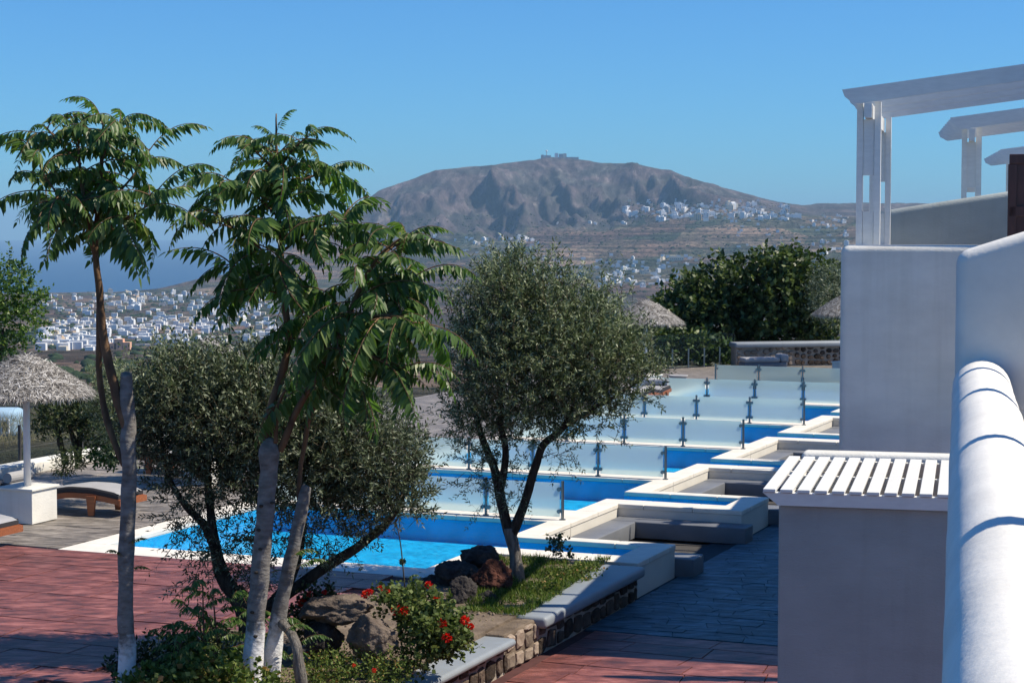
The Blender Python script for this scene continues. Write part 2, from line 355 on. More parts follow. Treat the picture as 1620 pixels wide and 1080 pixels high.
def zterr(px, D):
    i = np.clip((px - PXG[0]) / (PXG[1] - PXG[0]), 0, nI - 1.001); i0 = int(i); fi = i - i0
    a = np.interp(D, DG, Z[i0]); b = np.interp(D, DG, Z[i0 + 1]); return a * (1 - fi) + b * fi
def hit(px, py, d0=300, d1=8200):       # where the land seen at a pixel lies
    r = ray(px, py); ta = r.z / r.y
    ds = np.linspace(d0, d1, 900); i = np.clip((px - PXG[0]) / (PXG[1] - PXG[0]), 0, nI - 1.001); i0 = int(i); fi = i - i0
    zz = np.interp(ds, DG, Z[i0]) * (1 - fi) + np.interp(ds, DG, Z[i0 + 1]) * fi
    below = np.nonzero(CAMZ + ds * ta < zz)[0]
    if not len(below): return None
    d = ds[below[0]]; return Vector(((px - 810) / F * d, d, zterr(px, d)))

def terrain_mat():
    m, t, N, L, b = newmat('island_land'); b.inputs['Roughness'].default_value = .95; b.inputs['Specular IOR Level'].default_value = .1
    vo = tex(N, L, 'Voronoi', 1, stretch=(.0042, .0022, .0)); vo.inputs['Randomness'].default_value = .9
    sepc = N.new('ShaderNodeSeparateColor'); L.new(vo.outputs['Color'], sepc.inputs[0])
    r1 = ramp(N, [(0, (.19, .135, .10)), (.25, (.075, .095, .055)), (.45, (.17, .105, .085)), (.62, (.055, .085, .046)), (.8, (.31, .235, .17)), (1, (.10, .11, .07))]); r1.color_ramp.interpolation = 'CONSTANT'
    L.new(sepc.outputs[0], r1.inputs[0])
    n = tex(N, L, 'Noise', 1, 7, (.009, .0035, .02), rough=.65); r2 = ramp(N, [(.36, (.048, .072, .042)), (.5, (.12, .10, .078)), (.66, (.22, .155, .125))]); L.new(n.outputs['Fac'], r2.inputs[0])
    mx = N.new('ShaderNodeMix'); mx.data_type = 'RGBA'; mx.inputs[0].default_value = .5; L.new(r1.outputs[0], mx.inputs[6]); L.new(r2.outputs[0], mx.inputs[7])
    # speckle of bushes and bare earth
    n3 = tex(N, L, 'Noise', 1, 6, (.05, .03, .08), rough=.75); r3 = ramp(N, [(.38, (.35, .35, .35)), (.62, (1.35, 1.35, 1.35))]); L.new(n3.outputs['Fac'], r3.inputs[0])
    mu = N.new('ShaderNodeMix'); mu.data_type = 'RGBA'; mu.blend_type = 'MULTIPLY'; mu.inputs[0].default_value = 1; L.new(mx.outputs[2], mu.inputs[6]); L.new(r3.outputs[0], mu.inputs[7])
    nz_ = tex(N, L, 'Noise', 1, 4, (.0016, .0016, .16), rough=.6); rz2 = ramp(N, [(.40, (.55, .55, .5)), (.5, (1, 1, 1)), (.62, (1.75, 1.6, 1.5))]); L.new(nz_.outputs['Fac'], rz2.inputs[0])
    mz = N.new('ShaderNodeMix'); mz.data_type = 'RGBA'; mz.blend_type = 'MULTIPLY'; mz.inputs[0].default_value = 1; L.new(mu.outputs[2], mz.inputs[6]); L.new(rz2.outputs[0], mz.inputs[7]); mu = mz
    # bare rock of the mountain: grey-mauve limestone with pale and rusty streaks running downhill
    n4 = tex(N, L, 'Noise', 1, 10, (.016, .004, .007), rough=.78); r4 = ramp(N, [(.3, (.042, .043, .048)), (.47, (.085, .080, .084)), (.58, (.165, .150, .148)), (.70, (.36, .33, .32))]); L.new(n4.outputs['Fac'], r4.inputs[0])
    n5 = tex(N, L, 'Noise', 1, 5, (.004, .004, .012)); r5 = ramp(N, [(.42, (.8, .84, .80)), (.58, (1.25, 1.08, 1.08))]); L.new(n5.outputs['Fac'], r5.inputs[0])
    mv = N.new('ShaderNodeMix'); mv.data_type = 'RGBA'; mv.blend_type = 'MULTIPLY'; mv.inputs[0].default_value = 1; L.new(r4.outputs[0], mv.inputs[6]); L.new(r5.outputs[0], mv.inputs[7])
    tc = N.new('ShaderNodeTexCoord'); sp = N.new('ShaderNodeSeparateXYZ'); L.new(tc.outputs['Object'], sp.inputs[0])
    n6 = tex(N, L, 'Noise', 1, 4, (.003, .003, .003)); ma = N.new('ShaderNodeMath'); ma.operation = 'MULTIPLY_ADD'; ma.inputs[1].default_value = 700; L.new(n6.outputs['Fac'], ma.inputs[0]); L.new(sp.outputs['Y'], ma.inputs[2])
    mr = N.new('ShaderNodeMapRange'); mr.inputs[1].default_value = 6280; mr.inputs[2].default_value = 6480; L.new(ma.outputs[0], mr.inputs[0])
    fm = N.new('ShaderNodeMix'); fm.data_type = 'RGBA'; L.new(mr.outputs[0], fm.inputs[0]); L.new(mu.outputs[2], fm.inputs[6]); L.new(mv.outputs[2], fm.inputs[7])
    L.new(fm.outputs[2], b.inputs['Base Color'])
    nb = tex(N, L, 'Noise', 1, 10, (.02, .012, .02), rough=.78); bp = N.new('ShaderNodeBump'); bp.inputs['Strength'].default_value = 1; bp.inputs['Distance'].default_value = 26
    L.new(nb.outputs['Fac'], bp.inputs['Height']); L.new(bp.outputs[0], b.inputs['Normal'])
    return m
o = link('terrain', npmesh('terrain', vv, ff, terrain_mat(), True)); tag(o, kind='structure', label='dry island plain and slopes rising to a bare grey mountain', cat='terrain')
ms, t_, N_, L_, b_ = newmat('sea_water'); b_.inputs['Base Color'].default_value = (.010, .045, .11, 1); b_.inputs['Roughness'].default_value = .35
nn = tex(N_, L_, 'Noise', 1, 4, (.02, .008, 1)); bp_ = N_.new('ShaderNodeBump'); bp_.inputs['Strength'].default_value = .4; bp_.inputs['Distance'].default_value = 2; L_.new(nn.outputs['Fac'], bp_.inputs['Height']); L_.new(bp_.outputs[0], b_.inputs['Normal'])
o = MB().add([(-24000, -300, SEA), (24000, -300, SEA), (24000, 42000, SEA), (-24000, 42000, SEA)], [(0, 1, 2, 3)]).build('sea', ms); tag(o, 'flat blue sea reaching the hazy horizon', 'sea', kind='structure')
hz = MB().prism([(-24500, -600), (24500, -600), (24500, 42500), (-24500, 42500)], -345, 372)
mh = bpy.data.materials.new('haze_air'); mh.use_nodes = True; Nh = mh.node_tree.nodes; Nh.clear()
ho = Nh.new('ShaderNodeOutputMaterial'); pv = Nh.new('ShaderNodeVolumePrincipled'); pv.inputs['Color'].default_value = (.44, .73, 1.0, 1); pv.inputs['Density'].default_value = 5.0e-5
pv.inputs['Anisotropy'].default_value = 0; mh.node_tree.links.new(pv.outputs[0], ho.inputs['Volume'])
o = hz.build('haze', mh); tag(o, 'thin blue haze filling the air over the island', 'haze', kind='stuff')

# ------------------------------------------------------------------ terraces, paths, planting bed
P0, DP = 21.73, 5.1
def PV(k): return P0 + DP * k
ground = MB().uvbox(-22, 14, 1, 68, -6, -.50).build('ground', m_greyjoint); tag(ground, 'solid ground of the hotel plot under the terraces', 'ground', kind='structure')
BED = [P(x, y)[:2] for x, y in ((704, 899), (600, 936), (505, 962), (450, 983), (380, 990), (300, 1018), (215, 1048), (120, 1085), (60, 1140))]
redbase = MB().prism([UV(-26, 6)[:2], UV(-8.4, 6)[:2], UV(-8.4, P0 - .06)[:2], UV(-26, P0 - .06)[:2]], -.52, -.022).build('red_terrace', m_redjoint); tag(redbase, 'red stamped terrace paving in front of the nearest pool', 'terrace', kind='structure')
greybase = MB().uvbox(-21.6, -15.82, P0 - .05, 67, -5.9, -.02).build('grey_terrace', m_greyjoint); tag(greybase, 'grey stamped stone terrace left of the pools', 'terrace', kind='structure')
farbase = MB().uvbox(-15.81, 12, PV(6) + 1.05, 67, -5.9, -.02).build('far_terrace', m_greyjoint); tag(farbase, 'pale grey terrace beyond the farthest pool', 'terrace', kind='structure')
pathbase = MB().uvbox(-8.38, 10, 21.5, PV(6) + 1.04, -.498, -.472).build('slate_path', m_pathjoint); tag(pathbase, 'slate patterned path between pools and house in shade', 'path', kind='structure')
redpath = MB().uvbox(-8.38, 10, 6, 21.49, -.498, -.474).build('red_path', m_redjoint); tag(redpath, 'red stamped path at the foot of the house', 'path', kind='structure')

def slabs(base, mat, u0, u1, v0, v1, du, dv, z0, z1, rng, brick=True, gap=.007, jit=.06, name='slab', keep=None, jointmax=300, origin_key=None):
    """irregular flat slabs with open joints: nearest ones single objects, the rest joined"""
    nv = max(1, int(round((v1 - v0) / dv))); cells = []
    rows = [v0 + (v1 - v0) * i / nv + (rng.uniform(-.18, .18) * dv if 0 < i < nv else 0) for i in range(nv + 1)]
    tilt = [rng.uniform(-.03, .03) for _ in rows]; tilt[0] = tilt[-1] = 0
    for i in range(nv):
        u = u0 - (rng.random() * du if brick else 0); s1 = 0
        while u < u1:
            wd = du * rng.uniform(.62, 1.4)
            a, b = max(u, u0), min(u + wd, u1)
            if b - a > .02:
                s0, s1 = s1, rng.uniform(-jit, jit)
                def vr(r, uu): return rows[r] + tilt[r] * math.sin(uu * 1.7 + r * 2.1) * dv * 3
                a2, b2 = a + s0 * (a > u0), b + s1 * (b < u1)
                q = [(a + gap, vr(i, a) + gap), (b - gap, vr(i, b) + gap), (b2 - gap, vr(i + 1, b2) - gap), (a2 + gap, vr(i + 1, a2) - gap)]
                cells.append([UV(x, y)[:2] for x, y in q])
            u += wd
    vis = []; rest = []
    for c in cells:
        cx = sum(p[0] for p in c) / 4; cyy = sum(p[1] for p in c) / 4
        if keep and not keep(cx, cyy): continue
        d = Vector((cx, cyy - 0, 0)); zz = z1 - CAMZ
        if cyy < 2: continue
        pxx = 810 + cx / cyy * F; pyy = YH - zz / cyy * F
        inv = -80 < pxx < 1700 and 300 < pyy < 1120
        (vis if inv else rest).append((cyy, c))
    vis.sort(key=lambda e: e[0])
    for k, (dd, c) in enumerate(vis):
        if k < jointmax: MB().prism(c, z0, z1 + rng.uniform(-.004, .004)).build(name, mat, base)
        else: rest.append((dd, c))
    if rest:
        mb = MB()
        for _, c in rest: mb.prism(c, z0, z1)
        tag(mb.build(name + '_field', mat, base), kind='stuff')
def inpoly(x, y, poly):
    c = False; n = len(poly)
    for i in range(n):
        x1, y1 = poly[i]; x2, y2 = poly[(i + 1) % n]
        if (y1 > y) != (y2 > y) and x < (x2 - x1) * (y - y1) / (y2 - y1) + x1: c = not c
    return c
bedpoly = BED + [UV(-11.5, 8)[:2], UV(-8.2, 8)[:2], UV(-8.2, P0 + 1.8)[:2], UV(-10.1, P0 + 1.8)[:2], UV(-10.1, P0 + .5)[:2]]
rg = random.Random(4)
slabs(redbase, m_redslab, -24, -8.5, 9, P0 - .07, .95, .46, -.03, 0, rg, keep=lambda x, y: not inpoly(x, y, [tuple(p) for p in bedpoly]))
slabs(redpath, m_redslab, -7.8, 2, 14, 21.47, .95, .46, -.48, -.45, rg, jointmax=80)
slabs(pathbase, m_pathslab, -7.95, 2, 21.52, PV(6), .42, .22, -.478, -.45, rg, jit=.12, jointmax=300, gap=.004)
slabs(greybase, m_greyslab, -21.5, -15.83, P0, 66, .7, .34, -.03, 0, rg, jit=.1, jointmax=300, gap=.005)
slabs(farbase, m_greyslab, -15.8, 8, PV(6) + 1.1, 66, 1.2, .7, -.03, 0, rg, jointmax=0)

bed = MB().prism([tuple(p) for p in bedpoly], -.48, -.005).build('planting_bed', m_dirt)
tag(bed, 'dry brown earth of the planting bed under the trees', 'planting bed', kind='structure')

# ------------------------------------------------------------------ pools
def pool(k):
    a = PV(k); b = PV(k + 1); nr = a + (1.0 if k else .55); n0 = a - .2 if k else a - .05; far = b - .2
    words = ['nearest swimming pool with bright cyan water in front of the red terrace', 'second swimming pool from the red terrace, behind the first glass screen', 'third swimming pool from the red terrace', 'fourth swimming pool from the red terrace', 'fifth swimming pool from the red terrace, mostly behind glass', 'farthest swimming pool, before the last glass screen']
    t = thing('swimming_pool', UV(-12.9, (a + b) / 2, 0), words[k], 'pool', 'row of stepped swimming pools')
    L, Rr, R2, AE, WE = -15.4, -10.45, -10.06, -8.42, -8.0
    # basin (inner shell), L-shaped: main part and the narrow arm
    wl = .42; bs = MB()
    poly = [(L, nr), (Rr, nr), (Rr, a + 2.45), (AE, a + 2.45), (AE, a + 3.35), (Rr, a + 3.35), (Rr, far), (L, far)]
    n = len(poly); vs_ = [UV(u, v, -.075) for u, v in poly] + [UV(u, v, -wl) for u, v in poly]
    bs.add(vs_, [tuple(range(n, 2 * n))] + [(i, n + i, n + (i + 1) % n, (i + 1) % n) for i in range(n)])
    bs.build('basin', m_basin, t)
    MB().add([UV(u, v, -.085) for u, v in poly], [tuple(range(n))]).build('water', m_water, t)
    cz = 0.0; th = -.075
    strips = [(-15.8, R2, n0, nr), (-15.8, L, nr + .004, far - .004), (Rr, R2, nr + .004, a + 1.95), (Rr, WE, a + 1.954, a + 2.45),
              (AE, WE, a + 2.454, a + 3.346), (Rr, WE, a + 3.35, a + 3.62), (Rr, R2, a + 3.624, far - .004)]
    for (u0, u1, v0, v1) in strips:
        long_u = (u1 - u0) > (v1 - v0); m = max(1, int(round((u1 - u0 if long_u else v1 - v0) / .95)))
        for i in range(m):
            g = .0025
            if long_u: q = (u0 + (u1 - u0) * i / m + g, u0 + (u1 - u0) * (i + 1) / m - g, v0 + g, v1 - g)
            else: q = (u0 + g, u1 - g, v0 + (v1 - v0) * i / m + g, v0 + (v1 - v0) * (i + 1) / m - g)
            MB().uvbox(*q, th, cz).build('coping_slab', m_coping, t, bevel=.012, segs=2)
    wb = MB()                                          # walls under the coping
    ins = .015
    wb.uvbox(-15.8 + ins, R2 - ins, n0 + ins, nr, -1.2, th - .001); wb.uvbox(Rr + .001, R2 - ins, nr, a + 1.95, -1.2, th - .001)
    wb.uvbox(Rr + .001, WE - ins, a + 1.95 + ins, a + 2.449, -1.2, th - .001); wb.uvbox(AE + .001, WE - ins, a + 2.45, a + 3.35, -1.2, th - .001)
    wb.uvbox(Rr + .001, WE - ins, a + 3.351, a + 3.62 - ins, -1.2, th - .001); wb.uvbox(Rr + .001, R2 - ins, a + 3.62, far, -1.2, th - .001)
    wb.uvbox(-15.8 + ins, L - .001, nr, far, -1.2, th - .001)
    wb.build('pool_wall', m_wallcream, t)
    if k:                                              # sunken lounge in the pocket before this pool's arm
        p = PV(k - 1)
        wd = ['second', 'third', 'fourth', 'fifth', 'farthest'][k - 1]
        s = thing('built_in_bench', UV(-9.5, a + .5, -.45), 'grey painted built-in bench sunk beside the ' + wd + ' pool', 'bench', 'sunken built-in benches')
        MB().uvbox(R2 + .002, -7.82, a + 1.52, a + 1.962, -.47, -.20).build('seat', m_grey, s, bevel=.025, segs=3)
        MB().uvbox(R2 + .002, -9.62, p + 4.12, a + 1.515, -.47, -.203).build('seat', m_grey, s, bevel=.02, segs=3)
        MB().uvbox(R2 + .002, -7.74, p + 3.61, p + 4.115, -.47, -.20).build('seat', m_grey, s, bevel=.025, segs=3)
    return t
for k in range(6): pool(k)

# ------------------------------------------------------------------ glass screens between the pools
def screen(k):
    v = PV(k); words = ['nearest frosted glass screen, ending in front of the second pool', 'second frosted glass screen from the red terrace', 'third frosted glass screen from the red terrace', 'fourth frosted glass screen, ending at a wide blue gap of water', 'fifth frosted glass screen from the red terrace', 'farthest frosted glass screen, in front of the stone wall']
    t = thing('glass_screen', UV(-12.8, v, 0), words[k - 1], 'glass screen', 'frosted glass screens between the pools')
    us = [-10.28 - 1.27 * j for j in range(5)]
    for j, u in enumerate(us):
        p = MB(); c = UV(u, v)
        p.tube([(c.x, c.y, .002), (c.x, c.y, .60)], [.024, .024], 10); p.tube([(c.x, c.y, .001), (c.x, c.y, .014)], [.05, .05], 12)
        po = p.build('post', m_steel, t)
        for zc in (.13, .47):
            cl = MB()
            for sgn in ((-1, 1) if 0 < j < 4 else ((-1,) if j == 0 else (1,))):
                q = UV(u + sgn * .052, v)
                ax = UV(0, .03) - UV(0, 0)
                cl.tube([(q.x - ax.x, q.y - ax.y, zc), (q.x + ax.x, q.y + ax.y, zc)], [.033, .033], 10)
                e = UV(u, v); cl.tube([(e.x, e.y, zc), (q.x, q.y, zc)], [.016, .016], 6)
            cl.build('clamp', m_steel, po)
        if j < 4: MB().uvbox(us[j + 1] + .045, u - .045, v - .006, v + .006, .045, .565).build('glass_panel', m_frost, t)
for k in range(1, 7): screen(k)

# ------------------------------------------------------------------ house: staggered white blocks, parapets
def slopewall(o, a0, a1, b0, b1, z0, zl, zr, mat, name, parent=None, bevel=.09, mid=None):
    """wall along the house's cross direction with a top that climbs from zl to zr"""
    pr = [(a0, z0), (a1, z0), (a1, zr)] + ([mid] if mid else []) + [(a0, zl)]
    n = len(pr); vs_ = [HP(o, a, b0, z) for a, z in pr] + [HP(o, a, b1, z) for a, z in pr]
    mb = MB().add(vs_, [tuple(range(n)), tuple(range(2 * n - 1, n - 1, -1))] + [((i + 1) % n, i, n + i, n + (i + 1) % n) for i in range(n)])
    return mb.build(name, mat, parent, bevel=bevel, segs=5)
C1 = PD(1330, 387, 21.5); C1 = (C1.x, C1.y)
STEP = (2.1, 4.75)
for k in range(5):
    o = (C1[0] + STEP[0] * k, C1[1] + STEP[1] * k)
    words = ['white block of the house with rounded parapet under the largest pergola', 'white house block behind the first, under the second pergola', 'white house block farther along, under the third pergola', 'fourth white house block along the pools', 'farthest white house block along the pools']
    t = thing('house_block', (o[0], o[1], -.45), words[k], 'house', 'staggered white house blocks')
    dep = 5.04
    MB().hbox(o, .02, 7, .36, dep, -.46, 3.25).build('wall', m_plaster, t)
    MB().hbox(o, .31, 7, .37, dep, 3.254, 3.28).build('terrace_floor', m_tilefloor, t)
    MB().hbox(o, 4.6, 7, .37, dep, 3.285, 6.2).build('upper_wall', m_plaster, t)
    MB().hbox(o, 0, 6, 0, .355, -.46, 4.24).build('front_wall', m_plaster, t, bevel=.09, segs=5)
    MB().hbox(o, .001, .30, .37, dep, -.455, 4.235).build('side_parapet', m_plaster, t, bevel=.09, segs=5)
w2o = PD(1400, 333, 26.2)
ow = slopewall((w2o.x, w2o.y), 0, 4.2, 0, .3, 2.5, 4.68, 5.12, m_plaster_shade, 'party_wall', mid=(2.0, 4.99)); tag(ow, 'white party wall with sloping top behind the tall posts', 'wall', 'white party walls')
nwo = PD(1513, 400, 10.6)
o2 = slopewall((nwo.x, nwo.y), 0, 2.2, 0, .4, -.4, 4.275, 4.60, m_plaster_rough, 'party_wall', mid=(.6, 4.47), bevel=.07); tag(o2, 'near white party wall with lumpy sunlit top edge', 'wall', 'white party walls')
# near parapet with a round lumpy cap, running from the camera's balcony to the party wall
ca, cb = Vector((.19, .2)), Vector((2.63, 10.59)); dd = (cb - ca).normalized(); nn2 = Vector((dd.y, -dd.x))
prof_ = [(-.16, -.4)] + [(-.16 * math.cos(q), 3.52 + .16 * math.sin(q)) for q in [i * math.pi / 16 for i in range(17)]] + [(.16, -.4)]
mb = MB(); seg = 90; n = len(prof_); rings = []
for i in range(seg + 1):
    c = ca + (cb - ca) * i / seg
    for (s_, z) in prof_:
        wob = 0 if z < 0 else .006 * (mnoise.noise(Vector((i * .22, s_ * 5, z * 3))) + .5 * mnoise.noise(Vector((i * .7, s_ * 9, z * 7 + 4))))
        mb.v.append((c.x + nn2.x * (s_ * (1 + wob * 3)), c.y + nn2.y * (s_ * (1 + wob * 3)), z + wob))
for i in range(seg):
    for j in range(n - 1):
        mb.f.append((i * n + j, (i + 1) * n + j, (i + 1) * n + j + 1, i * n + j + 1)); mb.m.append(0)
mb.f.append(tuple(range(n))); mb.m.append(0)
o = mb.build('parapet', m_plaster_rough, smooth=True); tag(o, 'white balcony parapet with round sunlit top beside the camera', 'parapet')

t = thing('house_block', (.3, 0, -.45), 'white house body carrying the near balcony', 'house', 'staggered white house blocks')
MB().hbox((.24, .2), .2, 9, -1.5, 10.3, -.46, 2.7).build('wall', m_plaster, t)
MB().hbox((.24, .2), .21, 4.29, -1.49, 10.29, 2.704, 2.73).build('terrace_floor', m_tilefloor, t)
MB().hbox((.24, .2), 4.3, 9, -1.5, 10.3, 2.701, 6.3).build('upper_wall', m_plaster, t)
t = thing('house_block', (-2.2, -2, -.45), 'white house block behind the near balcony', 'house', 'staggered white house blocks')
MB().hbox((-2.2, -2), 0, 9, -9, 0, -.46, 6.3).build('wall', m_plaster, t)

# slatted roof box (porch) at the foot of the balcony
bo = PD(1232, 800, 17.0); bo = (bo.x, bo.y)
t = thing('porch', (bo[0], bo[1], -.45), 'white porch box roofed with flat white slats in the right foreground', 'porch')
MB().hbox(bo, 0, 3.6, 0, .25, -.46, 1.935).build('front_wall', m_plaster_shade, t, bevel=.02)
MB().hbox(bo, .005, .25, .26, 2.55, -.455, 1.93).build('side_wall', m_plaster, t, bevel=.02)
MB().hbox(bo, -.02, 3.6, 2.56, 2.85, -.455, 2.12).build('back_wall', m_plaster, t, bevel=.06, segs=4)
for i in range(24):
    a = -.135 + i * .153
    MB().hbox(bo, a, a + .112, -.075, 2.50, 2.055, 2.085).build('roof_slat', m_paint, t, bevel=.004)
for b0, b1 in ((.0, .05), (1.18, 1.24), (2.42, 2.49)):
    if b0 > 0: MB().hbox(bo, -.10, 3.6, b0, b1, 1.94, 2.052).build('cross_beam', m_paint, t)
fas = [(-.14, 2.05), (3.6, 2.05), (3.6, 1.937), (.0, 1.937)]
vsf = [HP(bo, a, -.06, z) for a, z in fas] + [HP(bo, a, .03, z) for a, z in fas]
MB().add(vsf, [(3, 2, 1, 0), (4, 5, 6, 7)] + [(i, (i + 1) % 4, 4 + (i + 1) % 4, 4 + i) for i in range(4)]).build('fascia_board', m_paint, t)

# pergolas on the upper terraces
def pergola(corner, zt, offs, length, posts, label, zb=4.22, rise=.125, post_a=.24, stag=0.0, thick=.045):
    t = thing('pergola', (corner[0], corner[1], zb), label, 'pergola', 'white pergolas on the upper terraces')
    for b in offs:
        a_s = -stag * offs.index(b); pr = [(a_s, zt + rise * a_s), (a_s + .03, zt - .08 + rise * a_s), (a_s + .14, zt - .185 + rise * .14), (length, zt - .185 + rise * length), (length, zt + rise * length)]; n = len(pr)
        vs_ = [HP(corner, a, b, z) for a, z in pr] + [HP(corner, a, b + thick, z) for a, z in pr]
        MB().add(vs_, [tuple(range(n - 1, -1, -1)), tuple(range(n, 2 * n))] + [(i, (i + 1) % n, n + (i + 1) % n, n + i) for i in range(n)]).build('rafter', m_paint, t)
    zb2 = zt - .185 + rise * post_a
    MB().hbox(corner, post_a + .02, post_a + .10, offs[0] - .05, offs[-1] + .1, zb2 - .17, zb2 - .004).build('beam', m_paint, t)
    for b in posts:
        ps = MB()
        for a0 in (post_a - .075, post_a + .065 + .06):
            ps.hbox(corner, a0, a0 + .072, b, b + .13, zb - .6, zb2 + .02)
        po = ps.build('post', m_paint, t)
        sp = MB(); sp.hbox(corner, post_a, post_a + .122, b + .02, b + .11, zb2 - .82, zb2 - .18); sp.hbox(corner, post_a, post_a + .122, b + .02, b + .11, zb - .6, zb + .40); sp.build('spacer_block', m_paint, po)
    return t
c = PD(1333, 143, 21.95); pergola((c.x, c.y), c.z, [-.1, 1.0, 2.1, 3.2], 4.6, [.02, 3.0], 'largest white pergola with deep rafters on paired posts')
c = PD(1503, 187, 26.7); pergola((c.x, c.y), c.z, [-.1 + .48 * i for i in range(8)], 4.6, [.02, 3.0], 'second white pergola with many rafter ends, behind the largest one', stag=.03)
c = PD(1582, 237, 33); pergola((c.x, c.y), c.z, [-.1 + .48 * i for i in range(8)], 4.6, [.02, 3.0], 'smallest white pergola, partly behind the brown door', zb=4.2, stag=.035)
# the near terrace's own pergola, above the frame: its rafters throw the bands across the parapet
pergola((1.3, 2.3), 5.75, [-1.4, .6, 2.6, 4.6, 6.6, 8.0], 5.5, [], 'white pergola over the near balcony', post_a=3.9, thick=.10)
# brown door of the next terrace
c = PD(1597, 246, 20.3)
t = thing('wooden_door', (c.x, c.y, 3.0), 'dark brown varnished wooden door at the right edge', 'door'); dz = c.z
MB().hbox((c.x, c.y), 0, .9, 0, .05, 3.0, dz).build('door_leaf', m_door, t, bevel=.01)
for a0, a1, z0, z1 in ((.0, .9, dz - .09, dz + .012), (-.012, .08, 3.0, dz - .095), (.0, .9, 4.55, 4.66)):
    MB().hbox((c.x, c.y), a0, a1, -.03, -.002, z0, z1).build('door_rail', m_door, t, bevel=.006)

# ------------------------------------------------------------------ capped stone walls round the bed
def stones(parent, u, v0, v1, z0, z1, mat, rng, size=.25, face=1):
    v = v0
    while v < v1:
        wv = size * rng.uniform(.7, 1.35); z = z0
        while z < z1 - .03:
            h = min(z1 - z, size * rng.uniform(.55, 1.0))
            if z1 - z - h < .05: h = z1 - z
            vs_ = []; cx = v + wv / 2; cz = z + h / 2; nn_ = 8; off_ = [rng.uniform(-.3, .3) for _ in range(8)]
            for ring, (sc_, du) in enumerate(((1.0, -.03), (.95, .008), (.7, .02))):
                for i in range(nn_):
                    q = 2 * math.pi * (i + off_[i]) / nn_
                    e = (abs(math.cos(q)) ** 6 + abs(math.sin(q)) ** 6) ** (-1 / 6) * rng.uniform(.86, 1.03)
                    vs_.append(UV(u + du * face + rng.uniform(-.006, .006), min(cx + math.cos(q) * e * wv * .49 * sc_, v1 - .004), cz + math.sin(q) * e * h * .48 * sc_))
            f_ = [tuple(range(2 * nn_, 3 * nn_))]
            for r_ in range(2):
                f_ += [(r_ * nn_ + i, r_ * nn_ + (i + 1) % nn_, (r_ + 1) * nn_ + (i + 1) % nn_, (r_ + 1) * nn_ + i) for i in range(nn_)]
            MB().add(vs_, f_).build('stone', mat, parent, smooth=False)
            z += h + .015
        v += wv + .012
rs = random.Random(11)
def capwall(v0, v1, ztop, label, th=.14):
    t = thing('capped_stone_wall', UV(-8.1, (v0 + v1) / 2, -.45), label, 'low wall', 'grey capped walls round the planting bed')
    MB().uvbox(-8.42, -7.83, v0, v1, ztop - th, ztop).build('cap', m_cap, t, bevel=.05, segs=4)
    MB().uvbox(-8.3, -7.97, v0 + .08, v1 - .02, -.475, ztop - th - .001).build('wall_core', m_mortar, t)
    stones(t, -7.96, v0 + .08, v1 - .02, -.465, ztop - th - .015, m_stone, rs)
    return t
capwall(19.92, 23.5, .0, 'low stone wall with grey cap, half shaded, beside the first pool')
capwall(13.2, 19.05, -.06, 'low stone wall with pale grey cap in front of the geraniums', .09)
t = thing('low_stone_edge', UV(-8.1, 19.5, -.45), 'low bare stone edge between the two grey capped walls', 'low wall')
MB().uvbox(-8.45, -7.97, 19.03, 20.02, -.475, -.035).build('wall_core', m_dirt, t, bevel=.03)
stones(t, -7.96, 19.06, 19.98, -.465, -.05, m_stone_pale, rs)

# ------------------------------------------------------------------ rocks
def rock(px, py, D, rx, ry, rz_, mat, seed, label, zc=None):
    bm = bmesh.new(); bmesh.ops.create_icosphere(bm, subdivisions=5, radius=1); rg_ = random.Random(seed)
    planes = [(Vector((rg_.gauss(0, 1), rg_.gauss(0, 1), rg_.gauss(0, 1))).normalized(), rg_.uniform(.62, .88)) for _ in range(11)]
    c = PD(px, py, D)
    for v in bm.verts:
        p = v.co.normalized()
        d = 1.0
        for n_, h in planes:
            q = p.dot(n_)
            if q > .05: d = min(d, h / q)
        d *= 1 + .12 * mnoise.noise(p * 2.2 + Vector((seed, 0, 0))) + .10 * mnoise.noise(p * 4.5 + Vector((0, seed, 0))) - .07 * abs(mnoise.noise(p * 9 + Vector((seed, 2, 0)))) + .045 * mnoise.noise(p * 17) + .025 * mnoise.noise(p * 38)
        v.co = Vector((p.x * rx * d, p.y * ry * d, p.z * rz_ * d))
    bmesh.ops.rotate(bm, verts=bm.verts, cent=(0, 0, 0), matrix=Matrix.Rotation(rg_.uniform(-.25, .25), 3, 'Y'))
    me = bpy.data.meshes.new('rock'); bm.to_mesh(me); bm.free(); me.materials.append(mat)
    for p in me.polygons: p.use_smooth = True
    o = link('rock', me); o.location = c
    tag(o, label, 'rock', 'lava rocks in the planting bed')
rock(537, 962, 19.2, .40, .38, .16, m_rock_tan, 3, 'flat dark lava rock lying on top of two others by the geraniums')
rock(590, 1010, 18.6, .25, .24, .27, m_rock_tan, 8, 'large tan pitted rock with a sunlit face below the flat rock')
rock(512, 1008, 19.2, .23, .3, .24, m_rock, 5, 'shaded dark rock to the left under the flat rock')
rock(757, 884, 23.9, .26, .24, .22, m_rock, 21, 'topmost black rock of the pile by the small olive trunk')
rock(722, 906, 23.5, .27, .25, .22, m_rock, 22, 'grey pitted rock at the left of the pile by the pool')
rock(779, 917, 23.1, .29, .25, .26, m_rock_brown, 23, 'rusty brown rock of the pile beside the olive trunk')
rock(732, 941, 22.4, .19, .19, .23, m_rock, 24, 'upright grey rock at the front of the pile')
rock(770, 945, 22.5, .13, .13, .11, m_rock, 25, 'small grey rock half in the grass before the brown one')
rock(688, 922, 23.6, .16, .16, .15, m_rock, 26, 'small shaded rock left of the pile by the pool edge')

